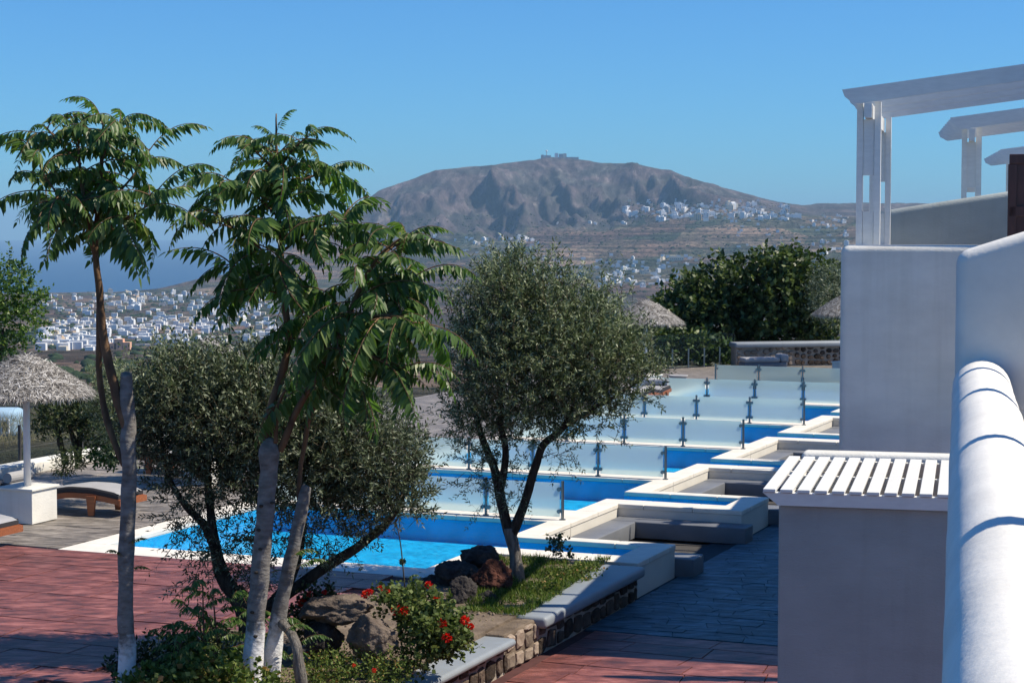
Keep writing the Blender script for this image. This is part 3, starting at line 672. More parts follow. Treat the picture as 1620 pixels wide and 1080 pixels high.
# ------------------------------------------------------------------ thatched parasols
def make_umbrella():
    t = thing('thatched_parasol', (0, 0, 0), '-', 'parasol', 'thatched parasols on the terrace')
    b = MB(); b.box((0, 0, .26), (.62, .62, .50)); bb = b.build('base', m_plaster, t, bevel=.008)
    p2 = MB(); p2.box((0, 0, .525), (.68, .68, .035)); p2.build('base_top', m_plaster, bb, bevel=.006)
    MB().tube([(0, 0, .53), (0, 0, 1.3), (.005, 0, 2.3)], [.055, .052, .05], 12).build('pole', m_pole, t, smooth=True)
    rng = np.random.default_rng(5)
    prof_r = np.array([0.0, .14, .37, .63, .86, 1.01]); prof_z = np.array([2.50, 2.485, 2.38, 2.22, 2.07, 1.94])
    mb = MB(); n = 28
    for r, z in zip(prof_r, prof_z): mb.v += [(r * .97 * math.cos(2 * math.pi * j / n), r * .97 * math.sin(2 * math.pi * j / n), z - .03) for j in range(n)]
    for i in range(len(prof_r) - 1):
        for j in range(n): mb.f.append((i * n + j, (i + 1) * n + j, (i + 1) * n + (j + 1) % n, i * n + (j + 1) % n)); mb.m.append(0)
    mb.build('canopy', m_thatch, t)
    for k in range(8):
        q = 2 * math.pi * k / 8; MB().tube([(.03 * math.cos(q), .03 * math.sin(q), 2.33), (.95 * math.cos(q), .95 * math.sin(q), 1.9)], [.016, .013], 6).build('rib', m_twig, t)
    K = 10500; s = rng.random(K) ** .6 * 1.02; a = rng.random(K) * 2 * np.pi
    r = s; z = np.interp(s, prof_r, prof_z) + rng.random(K) * .035
    # heather stalks laid in rough courses, more round the roof than down it
    rad = np.stack([np.cos(a), np.sin(a), np.zeros(K)], 1); tan = np.stack([-np.sin(a), np.cos(a), np.zeros(K)], 1)
    dn = norm(np.stack([np.cos(a) * .8, np.sin(a) * .8, -.6 * np.ones(K)], 1))
    ang = rng.normal(0, .75, K) + np.where(rng.random(K) < .5, 1.2, 0) * np.sign(rng.random(K) - .5)
    d = norm(dn * np.cos(ang)[:, None] + tan * np.sin(ang)[:, None] + rng.normal(0, .05, (K, 3)))
    base = rad * r[:, None]; base[:, 2] = z
    nor = norm(np.stack([np.cos(a) * .6, np.sin(a) * .6, np.ones(K) * .8], 1))
    me = leaves('thatch', base, d, nor, rng.uniform(.08, .20, K), rng.uniform(.007, .015, K), m_thatch)
    tag(link('thatch', me, t), kind='stuff')
    K = 900; a = rng.random(K) * 2 * np.pi                      # ragged eave fringe
    base = np.stack([np.cos(a) * .99, np.sin(a) * .99, 1.935 + rng.random(K) * .03], 1)
    d = norm(np.stack([np.cos(a) * .25, np.sin(a) * .25, -np.ones(K)], 1) + rng.normal(0, .3, (K, 3)))
    me = leaves('fringe', base, d, np.stack([np.cos(a), np.sin(a), np.zeros(K)], 1), rng.uniform(.05, .15, K), rng.uniform(.008, .016, K), m_thatch)
    tag(link('fringe', me, t), kind='stuff')
    return t
def leaves(name, base, d, nor, Ln, W, mat, shape=.42, curl=0.0):
    n = len(base); s = norm(np.cross(d, nor)); nn_ = norm(np.cross(s, d))
    mid = base + d * (Ln * shape)[:, None]
    tip = base + d * Ln[:, None] - nn_ * (curl * Ln)[:, None] if curl else base + d * Ln[:, None]
    v = np.stack([base, mid + s * (W / 2)[:, None], tip, mid - s * (W / 2)[:, None]], 1).reshape(-1, 3)
    return npmesh(name, v, np.arange(n * 4).reshape(-1, 4), mat)
umb = make_umbrella()
spots = [(PD(44, 805, 28.6), 'thatched parasol on a white box base at the left edge'),
         (PD(332, 770, 32.9), 'thatched parasol showing pale above the left olive tree'),
         (PD(1021, 600, 51.0), 'thatched parasol on a slim pole left of the fig hedge'),
         (PD(1340, 580, 56.0), 'thatched parasol half hidden behind the white house wall')]
for i, (p, lab) in enumerate(spots):
    o = umb if i == 0 else copy_tree(umb)
    o.location = (p.x, p.y, 0); o.rotation_euler.z = -AZ - R(10) * i; o['label'] = lab

# ------------------------------------------------------------------ sun loungers
def make_lounger():
    t = thing('sun_lounger', (0, 0, 0), '-', 'sun lounger', 'wooden sun loungers')
    def zf(x): return float(np.interp(x, [0, .5, .80, 1.0, 1.35, 1.75, 2.1, 2.3], [.34, .31, .27, .29, .345, .345, .30, .27]))
    for y in (-.33, .33):
        mb = MB(); xs = np.linspace(0, 2.3, 24); k = len(xs)
        for x in xs:
            z = zf(x); mb.v += [(x, y - .02, z - .085), (x, y + .02, z - .085), (x, y + .02, z), (x, y - .02, z)]
        for i in range(k - 1):
            for j in range(4): mb.f.append((i * 4 + j, i * 4 + (j + 1) % 4, (i + 1) * 4 + (j + 1) % 4, (i + 1) * 4 + j)); mb.m.append(0)
        mb.f += [(3, 2, 1, 0), tuple((k - 1) * 4 + j for j in range(4))]; mb.m += [0, 0]
        mb.build('side_rail', m_wood, t)
        for x in (.42, 1.78):
            z = zf(x) - .03; yy = y + (.035 if y > 0 else -.035); MB().add([(x - .05, yy - .02, .002), (x + .05, yy - .02, .002), (x + .05, yy + .02, .002), (x - .05, yy + .02, .002), (x - .085, yy - .02, z), (x + .085, yy - .02, z), (x + .085, yy + .02, z), (x - .085, yy + .02, z)],
                [(3, 2, 1, 0), (4, 5, 6, 7), (0, 1, 5, 4), (1, 2, 6, 5), (2, 3, 7, 6), (3, 0, 4, 7)]).build('leg', m_wood, t)
    for x in np.linspace(.08, 2.24, 19):
        MB().box((x, 0, zf(x) - .012), (.07, .62, .022)).build('slat', m_wood, t)
    MB().box((2.29, 0, zf(2.29) - .05), (.04, .74, .09)).build('end_board', m_wood, t)
    for x0, x1 in ((.04, .80), (.83, 2.26)):
        mb = MB(); xs = np.linspace(x0, x1, 16); k = len(xs); pr = [(-.34, .0), (-.34, .06), (-.31, .085), (.31, .085), (.34, .06), (.34, 0)]
        for x in xs:
            e = min(1, min(x - x0, x1 - x) / .05); z = zf(x) + .004
            mb.v += [(x, y, z + (h * (.75 + .25 * e))) for y, h in pr]
        n = len(pr)
        for i in range(k - 1):
            for j in range(n): mb.f.append((i * n + j, i * n + (j + 1) % n, (i + 1) * n + (j + 1) % n, (i + 1) * n + j)[::-1]); mb.m.append(0 if j in (2,) else 1)
        mb.f += [tuple(range(n)), tuple((k - 1) * n + j for j in range(n - 1, -1, -1))]; mb.m += [1, 1]
        cu = mb.build('cushion', [m_cushion, m_cushion_side], t)
        for y in (-.325, .325):
            MB().tube([(x, y, zf(x) + .074) for x in xs], [.008] * k, 5).build('piping', m_cushion_side, cu)
    MB().tube([(.16, -.30, .50), (.16, .30, .50)], [.085, .085], 14).build('pillow_roll', m_cushion, t, smooth=False)
    return t
lg = make_lounger()
def lounge(px, py, label, first=False, dz=0, rz=None):
    o = lg if first else copy_tree(lg); p = P(px, py); o.location = (p.x, p.y, 0.002); o.rotation_euler.z = -AZ if rz is None else rz; o['label'] = label
lounge(18, 801, 'wooden sun lounger with grey cushion behind the left parasol base', True)
lounge(-198, 850, 'wooden sun lounger at the left edge, only its foot end showing')
lounge(222, 744, 'wooden sun lounger in the shade behind the left olive tree')
lounge(1042, 634, 'far wooden sun lounger beside the farthest parasol', rz=-AZ - R(90))

# ------------------------------------------------------------------ perimeter: low wall, posts and wire on the left; glass and stone wall far
t = thing('low_white_wall', UV(-21.2, 34, 0), 'low white kerb wall along the left edge of the terrace', 'low wall')
MB().uvbox(-21.55, -21.15, 22, 41, -.02, .20).build('wall_body', m_plaster, t, bevel=.03, segs=3)
t = thing('wire_fence', UV(-21.4, 34, .24), 'thin wire fence on dark posts above the left kerb wall', 'fence')
for i in range(9):
    v = 24.5 + i * 1.9; c = UV(-21.42, v); MB().tube([(c.x, c.y, .23), (c.x, c.y, .88)], [.032, .032], 6).build('post', m_fencepost, t)
wr = MB()
for z in (.45, .6, .75, .9): a, b = UV(-21.42, 23), UV(-21.42, 40.5); wr.tube([(a.x, a.y, z), (b.x, b.y, z)], [.003, .003], 4)
wr.build('wire', m_net, t)
t = thing('glass_fence', UV(-17, 60, 0), 'clear greenish glass fence at the far end before the hedge', 'fence')
ga, gb = P(960, 588), P(1163, 578); n = 8
for i in range(n + 1):
    c = ga.lerp(gb, i / n); MB().tube([(c.x, c.y, 0), (c.x, c.y, .62)], [.03, .03], 8).build('post', m_steel, t)
    if i < n:
        a_, b_ = ga.lerp(gb, (i + .03) / n), ga.lerp(gb, (i + .97) / n); dv_ = (b_ - a_).normalized(); nr_ = Vector((-dv_.y, dv_.x)) * .006
        MB().prism([(a_.x - nr_.x, a_.y - nr_.y), (b_.x - nr_.x, b_.y - nr_.y), (b_.x + nr_.x, b_.y + nr_.y), (a_.x + nr_.x, a_.y + nr_.y)], .04, 1.08).build('glass_panel', m_clear, t)
wa, wb_ = P(1164, 580), P(1345, 577)
t = thing('far_stone_wall', (wa + wb_) / 2, 'far stone wall with grey rounded cap under the fig hedge', 'low wall')
dv_ = (wb_ - wa).normalized(); nb_ = Vector((-dv_.y, dv_.x, 0))
def fw(a0, a1, b0, b1): return [tuple((wa + dv_ * a + nb_ * b)[:2]) for a, b in ((a0, b0), (a1, b0), (a1, b1), (a0, b1))]
Lw = (wb_ - wa).length
MB().prism(fw(0, Lw, 0, .5), -.02, .60).build('wall_core', m_mortar, t)
MB().prism(fw(-.05, Lw, -.12, .6), .602, .78).build('cap', m_cap, t, bevel=.06, segs=4)
x = .02
while x < Lw - .1:
    z = .02
    while z < .55:
        wx = rs.uniform(.16, .3); h = rs.uniform(.12, .22)
        pts = [(x + wx * (.5 + .47 * math.cos(q) * rs.uniform(.85, 1.05)), z + h * (.5 + .47 * math.sin(q) * rs.uniform(.85, 1.05))) for q in [2 * math.pi * i / 7 for i in range(7)]]
        vs_ = [tuple(wa + dv_ * a - nb_ * .002 + Vector((0, 0, zz))) for a, zz in pts] + [tuple(wa + dv_ * (x + wx / 2 + (a - x - wx / 2) * .75) - nb_ * .06 + Vector((0, 0, z + h / 2 + (zz - z - h / 2) * .75))) for a, zz in pts]
        MB().add(vs_, [tuple(range(7, 14))] + [(i, (i + 1) % 7, 7 + (i + 1) % 7, 7 + i) for i in range(7)]).build('stone', m_stone_pale if x < 1.9 else m_stone, t)
        z += h + .01
    x += .22
t = thing('outdoor_sofa', P(1212, 583), 'low pale grey sofa in front of the far stone wall', 'sofa')
so = P(1178, 584)
MB().prism([tuple((so + dv_ * a + nb_ * b)[:2]) for a, b in ((0, 0), (1.45, 0), (1.45, .6), (0, .6))], 0.0, .2).build('sofa_base', m_grey, t, bevel=.03)
MB().prism([tuple((so + dv_ * a + nb_ * b)[:2]) for a, b in ((.0, -.02), (1.2, -.02), (1.2, .55), (.0, .55))], .2, .36).build('seat_cushion', m_cushion, t, bevel=.06, segs=4)
MB().prism([tuple((so + dv_ * a + nb_ * b)[:2]) for a, b in ((1.22, -.02), (1.5, -.02), (1.5, .58), (1.22, .58))], .2, .46).build('arm_cushion', m_cushion, t, bevel=.08, segs=4)
t = thing('round_planter', P(1073, 606), 'pale round basin standing on the far terrace', 'planter')
mb = MB(); c = P(1073, 604)
for r, z in ((.16, .0), (.27, .16), (.29, .2), (.25, .19), (.12, .08)): mb.v += [(c.x + r * math.cos(2 * math.pi * j / 18), c.y + r * math.sin(2 * math.pi * j / 18), z) for j in range(18)]
for i in range(4):
    for j in range(18): mb.f.append((i * 18 + j, i * 18 + (j + 1) % 18, (i + 1) * 18 + (j + 1) % 18, (i + 1) * 18 + j)); mb.m.append(0)
mb.build('bowl', m_cushion, t, smooth=True)

# ------------------------------------------------------------------ trees and plants
def lobe_points(lobes, n, rng, shell=.45):
    wts = np.array([l[3] * l[4] * l[5] for l in lobes], float); wts /= wts.sum()
    ids = rng.choice(len(lobes), n, p=wts); C = []; Rr = []
    for px, py, D, rx, ry, rd in lobes:
        C.append(PD(px, py, D)); Rr.append((rx / F * D, rd, ry / F * D))
    C = np.array([tuple(c) for c in C]); Rr = np.array(Rr)
    d = norm(rng.normal(size=(n, 3))); r = rng.random(n) ** shell
    return C[ids] + d * r[:, None] * Rr[ids], d
def crown(parent, lobes, ntwig, tl, nl, ll, lw, mat, seed, up=.45, out=.6, shell=.42, jit=.5, twig=True, name='crown', spread=.85):
    rng = np.random.default_rng(seed); p, d = lobe_points(lobes, ntwig, rng, shell)
    td = norm(d * out + np.array([0, 0, up]) + rng.normal(0, jit, (ntwig, 3))); L = rng.uniform(.6, 1.3, ntwig) * tl
    t = np.tile(np.linspace(.08, 1, nl), (ntwig, 1)) + rng.uniform(-.05, .05, (ntwig, nl))
    bend = rng.normal(0, .25, (ntwig, 3))
    b = p[:, None, :] + td[:, None, :] * (t * L[:, None])[..., None] + bend[:, None, :] * ((t ** 2) * L[:, None])[..., None] * .5
    perp = norm(np.cross(td, rng.normal(size=(ntwig, 3)))); p2 = np.cross(td, perp)
    ph = np.arange(nl)[None, :] * 2.4 + rng.random((ntwig, 1)) * 6
    ld = norm(td[:, None, :] * .75 + (perp[:, None, :] * np.cos(ph)[..., None] + p2[:, None, :] * np.sin(ph)[..., None]) * spread + rng.normal(0, .2, (ntwig, nl, 3)))
    nor = norm(rng.normal(size=(ntwig, nl, 3)) + np.array([0, 0, .9]))
    n = ntwig * nl; off = np.array(parent['_o'])
    me = leaves(name, b.reshape(n, 3) - off, ld.reshape(n, 3), nor.reshape(n, 3), rng.uniform(.7, 1.25, n) * ll, rng.uniform(.75, 1.25, n) * lw, mat)
    o = link(name, me, parent)
    if twig:
        side = norm(np.cross(td, rng.normal(size=(ntwig, 3))))
        tw = leaves('twigs', p - td * .12 - off, td, side, L + .12, np.full(ntwig, .009), m_twig, .3)
        tag(link('twigs', tw, parent), kind='stuff')
    return o
def limb(parent, pts, rads, mat, name='limb', n=8, wob=0.012, seed=1):
    """pts: (photo column, photo row, depth); a smooth tapering, slightly knotty tube"""
    W = [PD(*p) for p in pts]; out = []; rr = []; k = len(W); sub = 6
    for i in range(k - 1):
        p0, p1, p2, p3 = W[max(i - 1, 0)], W[i], W[i + 1], W[min(i + 2, k - 1)]
        for s in range(sub):
            u = s / sub
            q = .5 * ((2 * p1) + (p2 - p0) * u + (2 * p0 - 5 * p1 + 4 * p2 - p3) * u * u + (3 * p1 - p0 - 3 * p2 + p3) * u ** 3)
            r = rads[i] * (1 - u) + rads[i + 1] * u
            q = q + Vector((mnoise.noise(q * 4 + Vector((seed, 0, 0))), mnoise.noise(q * 4 + Vector((0, seed, 5))), 0)) * wob
            out.append(q); rr.append(r * (1 + .14 * mnoise.noise(q * 7 + Vector((seed, 3, 0)))))
    out.append(W[-1]); rr.append(rads[-1])
    return MB().tube(out, rr, n).build(name, mat, parent, smooth=True)

# olive tree in the middle
OD = 23.8
t = thing('olive_tree', PD(818, 916, OD), 'olive tree with forked trunk and round crown in the middle of the photo', 'tree')
limb(t, [(819, 925, OD), (815, 880, OD), (806, 835, OD)], [.105, .08, .08], m_bark_trunk, 'trunk', 10)
limb(t, [(808, 850, OD), (795, 800, OD + .05), (783, 745, OD + .1), (762, 690, OD + .1), (745, 620, OD + .2), (735, 540, OD + .2)], [.075, .07, .055, .045, .03, .012], m_bark_olive, seed=2)
limb(t, [(790, 780, OD + .05), (800, 720, OD - .1), (792, 660, OD - .2), (800, 580, OD - .2), (810, 480, OD - .1)], [.05, .045, .04, .028, .01], m_bark_olive, seed=3)
limb(t, [(810, 845, OD), (828, 800, OD - .05), (845, 745, OD - .1), (858, 705, OD - .15), (892, 674, OD - .2), (920, 610, OD - .2), (940, 520, OD)], [.07, .06, .055, .05, .042, .028, .01], m_bark_olive, seed=4)
limb(t, [(885, 680, OD - .2), (930, 650, OD - .4), (985, 620, OD - .4), (1025, 590, OD - .3)], [.035, .03, .02, .008], m_bark_olive, seed=5)
OL = [(815, 500, OD + .2, 95, 95, .8), (870, 560, OD, 140, 110, 1.1), (930, 570, OD - .1, 95, 85, .8), (765, 560, OD + .1, 65, 105, .8), (950, 500, OD + .3, 42, 42, .4), (840, 630, OD - .1, 130, 70, 1.0), (990, 600, OD - .3, 65, 50, .5), (1025, 575, OD - .3, 35, 32, .4), (745, 660, OD + .2, 42, 45, .5), (815, 450, OD + .2, 55, 50, .5), (930, 650, OD - .4, 70, 30, .4), (755, 690, OD + .1, 45, 45, .4), (850, 675, OD + .1, 60, 35, .4), (720, 620, OD + .2, 28, 40, .3)]
crown(t, OL, 3500, .24, 18, .064, .018, m_olive2, 1, up=.5, shell=.42)
crown(t, [(815, 455, OD + .2, 85, 50, .6), (870, 490, OD, 90, 60, .8), (950, 490, OD + .2, 60, 50, .5), (750, 520, OD, 50, 60, .5), (1000, 560, OD - .2, 70, 40, .4)], 240, .36, 20, .066, .018, m_olive2, 11, up=1.3, out=.4, jit=.3, shell=.5, name='top_shoots')
crown(t, [(755, 735, OD - .1, 45, 45, .3), (785, 800, OD, 40, 12, .2), (960, 690, OD - .4, 35, 12, .2), (1040, 560, OD - .3, 22, 20, .2), (810, 760, OD - .1, 40, 40, .3), (880, 720, OD, 40, 20, .3)], 110, .26, 15, .058, .0165, m_olive, 2, up=.0, name='low_shoots')
# left olive tree, broad and shaded
LD = 19.6
t = thing('olive_tree', PD(392, 985, LD), 'broad dark olive tree behind the grey trunks, leaning both ways', 'tree')
limb(t, [(398, 1000, LD), (392, 965, LD), (370, 935, LD)], [.14, .125, .105], m_bark_olive, 'trunk', 10, seed=6)
limb(t, [(395, 970, LD), (355, 915, LD), (340, 860, LD + .1), (332, 800, LD + .1), (325, 700, LD + .2), (320, 610, LD + .2)], [.10, .085, .06, .045, .03, .01], m_bark_olive, seed=7)
limb(t, [(350, 900, LD), (325, 835, LD + .1), (290, 795, LD + .1), (262, 740, LD + .2), (250, 660, LD + .2)], [.055, .045, .035, .025, .01], m_bark_olive, seed=8)
limb(t, [(400, 985, LD), (450, 930, LD + .1), (475, 860, LD + .2), (480, 780, LD + .2), (470, 680, LD + .2)], [.08, .065, .045, .035, .01], m_bark_olive, seed=9)
limb(t, [(425, 960, LD + .1), (510, 900, LD + .2), (575, 858, LD + .2), (625, 810, LD + .2), (650, 740, LD + .2)], [.07, .06, .05, .035, .01], m_bark_olive, seed=10)
LL = [(300, 640, LD + .1, 100, 75, .7), (400, 670, LD, 130, 95, .8), (520, 700, LD, 120, 80, .8), (600, 740, LD + .1, 85, 70, .7), (260, 690, LD, 65, 60, .5), (450, 760, LD, 130, 50, .7), (350, 600, LD + .2, 90, 50, .5), (640, 790, LD + .1, 48, 42, .35), (560, 800, LD, 85, 40, .5), (300, 760, LD, 60, 40, .5), (215, 650, LD, 40, 45, .4)]
crown(t, LL, 4200, .25, 18, .064, .018, m_olive, 3, up=.5, shell=.42)
crown(t, [(300, 615, LD, 95, 45, .5), (390, 630, LD, 110, 50, .5), (230, 660, LD, 50, 45, .4), (500, 670, LD, 90, 45, .5)], 320, .36, 20, .066, .018, m_olive2, 12, up=1.3, out=.5, jit=.3, shell=.45, name='top_shoots')
crown(t, [(310, 850, LD - .2, 45, 45, .4), (370, 860, LD, 60, 50, .4), (320, 905, LD - .3, 45, 28, .3), (440, 840, LD, 55, 40, .4), (520, 850, LD, 60, 35, .4), (300, 815, LD, 50, 25, .4), (400, 905, LD, 40, 35, .3), (345, 935, LD - .2, 30, 18, .2)], 330, .26, 15, .056, .0165, m_olive, 4, up=-.05, name='low_shoots')

# tree of heaven: compound leaves
def ail_leaf(seed, L=.85, pairs=11, lf=.155):
    rg_ = random.Random(seed); mb = MB(); N_ = 14; pts = []
    DROOP = rg_.uniform(.05, .40); rise = rg_.uniform(.28, .6); sw = rg_.uniform(-.22, .22)
    for i in range(N_ + 1):
        s = i / N_; pts.append(Vector((L * (s - .16 * s ** 3), sw * L * s * s, L * (rise * s - (rise + DROOP) * s ** 2.1))))
    mb.tube(pts, [.0075 * (1 - .75 * i / N_) + .0012 for i in range(N_ + 1)], 4, 1, cap=False)
    def at_(s):
        i = min(int(s * N_), N_ - 1); return pts[i].lerp(pts[i + 1], s * N_ - i), (pts[i + 1] - pts[i]).normalized()
    def leaflet(p, d, ln, roll):
        d = d.normalized(); s = d.cross(Vector((0, 0, 1)))
        if s.length < .1: s = d.cross(Vector((1, 0, 0)))
        s.normalize(); up = s.cross(d); s = (s * math.cos(roll) + up * math.sin(roll)).normalized(); up = s.cross(d)
        W = ln * rg_.uniform(.16, .205); g = ln * rg_.uniform(.06, .16); f = W * rg_.uniform(.15, .5)
        def q(t, x, h): return p + d * (ln * t) + s * x + up * h - Vector((0, 0, g * t * t))
        v = [q(.06, 0, 0), q(.3, 0, 0), q(.65, 0, 0), q(1, 0, 0), q(.28, W, f), q(.62, W * .72, f * .8), q(.28, -W, f), q(.62, -W * .72, f * .8)]
        mb.add(v, [(0, 4, 1), (1, 4, 5, 2), (2, 5, 3), (0, 1, 6), (1, 2, 7, 6), (2, 3, 7)], 0)
    for i in range(pairs):
        s = .16 + .82 * i / (pairs - .5); p, tg = at_(min(s, .995)); sd = tg.cross(Vector((0, 0, 1))).normalized()
        ln = lf * (.75 + .5 * math.sin(math.pi * min(1, (s * .9 + .12)))) * rg_.uniform(.85, 1.12) * (1 if s < .8 else .8)
        for sg in (-1, 1):
            dr = rg_.uniform(.5, 1.9)
            leaflet(p, sd * sg + tg * rg_.uniform(.25, .7) - Vector((0, 0, dr)), ln, sg * rg_.uniform(-.1, .7))
    p, tg = at_(.999); leaflet(p, tg - Vector((0, 0, .3)), lf * .7, 0)
    return mb.mesh('leaf', [m_ail, m_bark_twig])
AL = [ail_leaf(100 + i, L, pr) for i, (L, pr) in enumerate(((.98, 15), (.85, 14), (1.05, 16), (.75, 12), (.92, 15), (.62, 11), (1.12, 17), (.8, 9), (1.0, 13)))]
def put_leaf(parent, p, az, pitch, roll, sc_, k):
    o = link('leaf', AL[k % len(AL)], parent); off = Vector(parent['_o'])
    o.location = p - off; o.rotation_euler = (roll, -pitch, az); o.scale = (sc_, sc_, sc_); return o
def rosette(parent, path, n, seed, a0=0., s0=.8, s1=1.0, wind=0., windaz=0., pit=(.15, .7)):
    """leaves set in a spiral up a stem given by photo pixels and depths"""
    rg_ = random.Random(seed); W = [PD(*p) for p in path]; k = len(W) - 1
    for i in range(n):
        s = (i + rg_.random() * .6) / n; x = s * k; j = min(int(x), k - 1); p = W[j].lerp(W[j + 1], x - j)
        az = a0 + i * 2.399 + rg_.uniform(-.3, .3)
        az = az + wind * math.sin(windaz - az)
        put_leaf(parent, p, az, pit[0] + (pit[1] - pit[0]) * s + rg_.uniform(-.38, .38), rg_.uniform(-.6, .6), (s0 + (s1 - s0) * s) * rg_.uniform(.72, 1.15), rg_.randrange(9))
def branchlet(parent, path, n, seed, s0=.8, s1=.7, pit=(-.2, .35), wind=0., windaz=0., r=.014):
    limb(parent, path, [r * (1 - .6 * i / (len(path) - 1)) for i in range(len(path))], m_bark_twig, 'branch', 6, seed=seed)
    rosette(parent, path[1:] if len(path) > 2 else path, n, seed, seed * .7, s0, s1, wind=wind, windaz=windaz, pit=pit)
AD = 17.5
t = thing('tree_of_heaven', PD(200, 1112, AD), 'slim tree of heaven with grey trunk and umbrella crown at the left', 'tree')
limb(t, [(203, 1135, AD), (201, 1050, AD), (198, 960, AD), (201, 850, AD), (204, 760, AD), (203, 690, AD), (201, 640, AD), (200, 590, AD)], [.105, .085, .072, .074, .07, .07, .066, .05], m_bark_ail, 'trunk', 12, wob=.02, seed=12)
limb(t, [(201, 680, AD), (186, 630, AD), (174, 585, AD), (164, 530, AD), (158, 470, AD), (152, 410, AD), (153, 350, AD), (159, 290, AD), (162, 230, AD), (163, 195, AD)], [.05, .045, .042, .038, .034, .03, .026, .022, .016, .008], m_bark_twig, seed=13, n=8)
limb(t, [(152, 410, AD), (143, 372, AD - .05), (132, 320, AD - .1), (126, 260, AD - .1), (124, 205, AD - .1)], [.026, .024, .02, .014, .007], m_bark_twig, seed=14)
limb(t, [(197, 735, AD + .05), (178, 690, AD + .12), (162, 630, AD + .2), (157, 560, AD + .2), (157, 470, AD + .1)], [.03, .03, .03, .028, .02], m_bark_twig, seed=15)
rosette(t, [(153, 365, AD), (158, 290, AD), (163, 195, AD)], 20, 31, .4, 1.0, .7, pit=(-.35, .3))
rosette(t, [(136, 345, AD - .1), (128, 270, AD - .1), (124, 200, AD - .1)], 15, 32, 1.7, 1.0, .7, pit=(-.35, .3))
branchlet(t, [(150, 375, AD), (120, 335, AD - .2), (85, 300, AD - .3), (62, 262, AD - .35)], 12, 41, .85, .75)
branchlet(t, [(156, 330, AD), (190, 300, AD + .15), (222, 262, AD + .25), (238, 235, AD + .3)], 11, 42, .8, .7)
branchlet(t, [(153, 370, AD), (190, 350, AD - .25), (228, 330, AD - .4), (246, 305, AD - .45)], 12, 43, .9, .75)
branchlet(t, [(134, 330, AD - .1), (105, 320, AD + .2), (70, 325, AD + .35)], 10, 44, .9, .8)
branchlet(t, [(160, 260, AD), (175, 220, AD - .2), (190, 195, AD - .3)], 9, 45, .7, .55)
branchlet(t, [(127, 260, AD - .1), (95, 225, AD), (72, 200, AD + .1)], 9, 46, .75, .6)
for i, (px, py) in enumerate(((203, 860), (208, 900), (196, 880))):
    put_leaf(t, PD(px, py, AD - .08), [.3, -.2, 2.9][i], .3, 0, .22, i)
t = thing('tree_of_heaven', PD(405, 1090, AD + .3), 'tall tree of heaven with two grey trunks and drooping leaves near the centre left', 'tree')
BD = AD + .3
limb(t, [(393, 1120, BD), (400, 1040, BD), (408, 950, BD), (416, 850, BD), (423, 770, BD), (426, 712, BD), (428, 698, BD)], [.115, .10, .088, .085, .082, .096, .06], m_bark_ail, 'trunk', 12, wob=.012, seed=16)
limb(t, [(420, 712, BD), (428, 650, BD), (446, 590, BD), (455, 540, BD), (449, 470, BD), (445, 400, BD), (441, 330, BD), (438, 260, BD), (437, 180, BD)], [.046, .042, .04, .034, .03, .026, .022, .016, .006], m_bark_twig, seed=17)
limb(t, [(436, 700, BD - .05), (438, 665, BD - .08), (444, 635, BD - .1), (453, 617, BD - .1)], [.026, .022, .018, .012], m_bark_twig, seed=18)
limb(t, [(443, 712, BD), (456, 680, BD - .05), (480, 630, BD - .1), (520, 570, BD - .2), (545, 515, BD - .3), (568, 460, BD - .35), (600, 405, BD - .4), (640, 372, BD - .4)], [.038, .034, .032, .03, .028, .022, .016, .008], m_bark_twig, seed=19)
limb(t, [(425, 1080, BD + .3), (437, 1000, BD + .3), (452, 920, BD + .3), (468, 850, BD + .3), (480, 790, BD + .3), (486, 768, BD + .3)], [.105, .08, .068, .062, .058, .045], m_bark_ail, 'trunk', 12, seed=20)
limb(t, [(473, 790, BD + .3), (476, 740, BD + .3), (488, 670, BD + .25), (510, 610, BD + .2), (532, 550, BD + .1)], [.026, .024, .022, .02, .01], m_bark_twig, seed=21)
limb(t, [(478, 1110, BD), (474, 1060, BD), (471, 1026, BD), (462, 1004, BD + .1), (446, 984, BD + .25)], [.06, .055, .052, .048, .044], m_bark_trunk, 'side_trunk', 10, seed=22)
for kx_, ky_ in ((420, 722), (431, 795), (413, 800), (409, 838), (412, 868), (405, 905), (399, 968), (404, 1006)):
    bm = bmesh.new(); bmesh.ops.create_icosphere(bm, subdivisions=2, radius=.022); me = bpy.data.meshes.new('knot'); bm.to_mesh(me); bm.free(); me.materials.append(m_bark_olive)
    o = link('knot', me, t); o.location = PD(kx_, ky_, BD - .085) - Vector(t['_o']); o.scale = (1, .6, .7)
rosette(t, [(447, 480, BD), (443, 380, BD), (439, 300, BD), (438, 245, BD)], 32, 33, .9, 1.08, .8, pit=(-.35, .25))
rosette(t, [(438, 245, BD), (437, 208, BD)], 6, 36, .3, .42, .3, pit=(.0, .6))
branchlet(t, [(446, 430, BD), (405, 385, BD - .2), (365, 360, BD - .35), (335, 350, BD - .4)], 12, 71, .95, .8)
branchlet(t, [(443, 400, BD), (490, 365, BD - .2), (530, 350, BD - .3), (560, 345, BD - .3)], 12, 72, .9, .75)
branchlet(t, [(442, 345, BD), (400, 305, BD + .15), (362, 285, BD + .25)], 10, 73, .85, .7)
branchlet(t, [(441, 320, BD), (480, 285, BD + .1), (520, 270, BD + .2)], 10, 74, .85, .7)
branchlet(t, [(448, 455, BD), (400, 430, BD + .2), (365, 420, BD + .35)], 10, 75, .95, .85, pit=(-.5, .1))
branchlet(t, [(439, 270, BD), (465, 235, BD - .1), (490, 215, BD - .15)], 7, 76, .6, .45)
branchlet(t, [(439, 275, BD), (410, 245, BD - .1), (388, 225, BD - .1)], 7, 77, .6, .45)
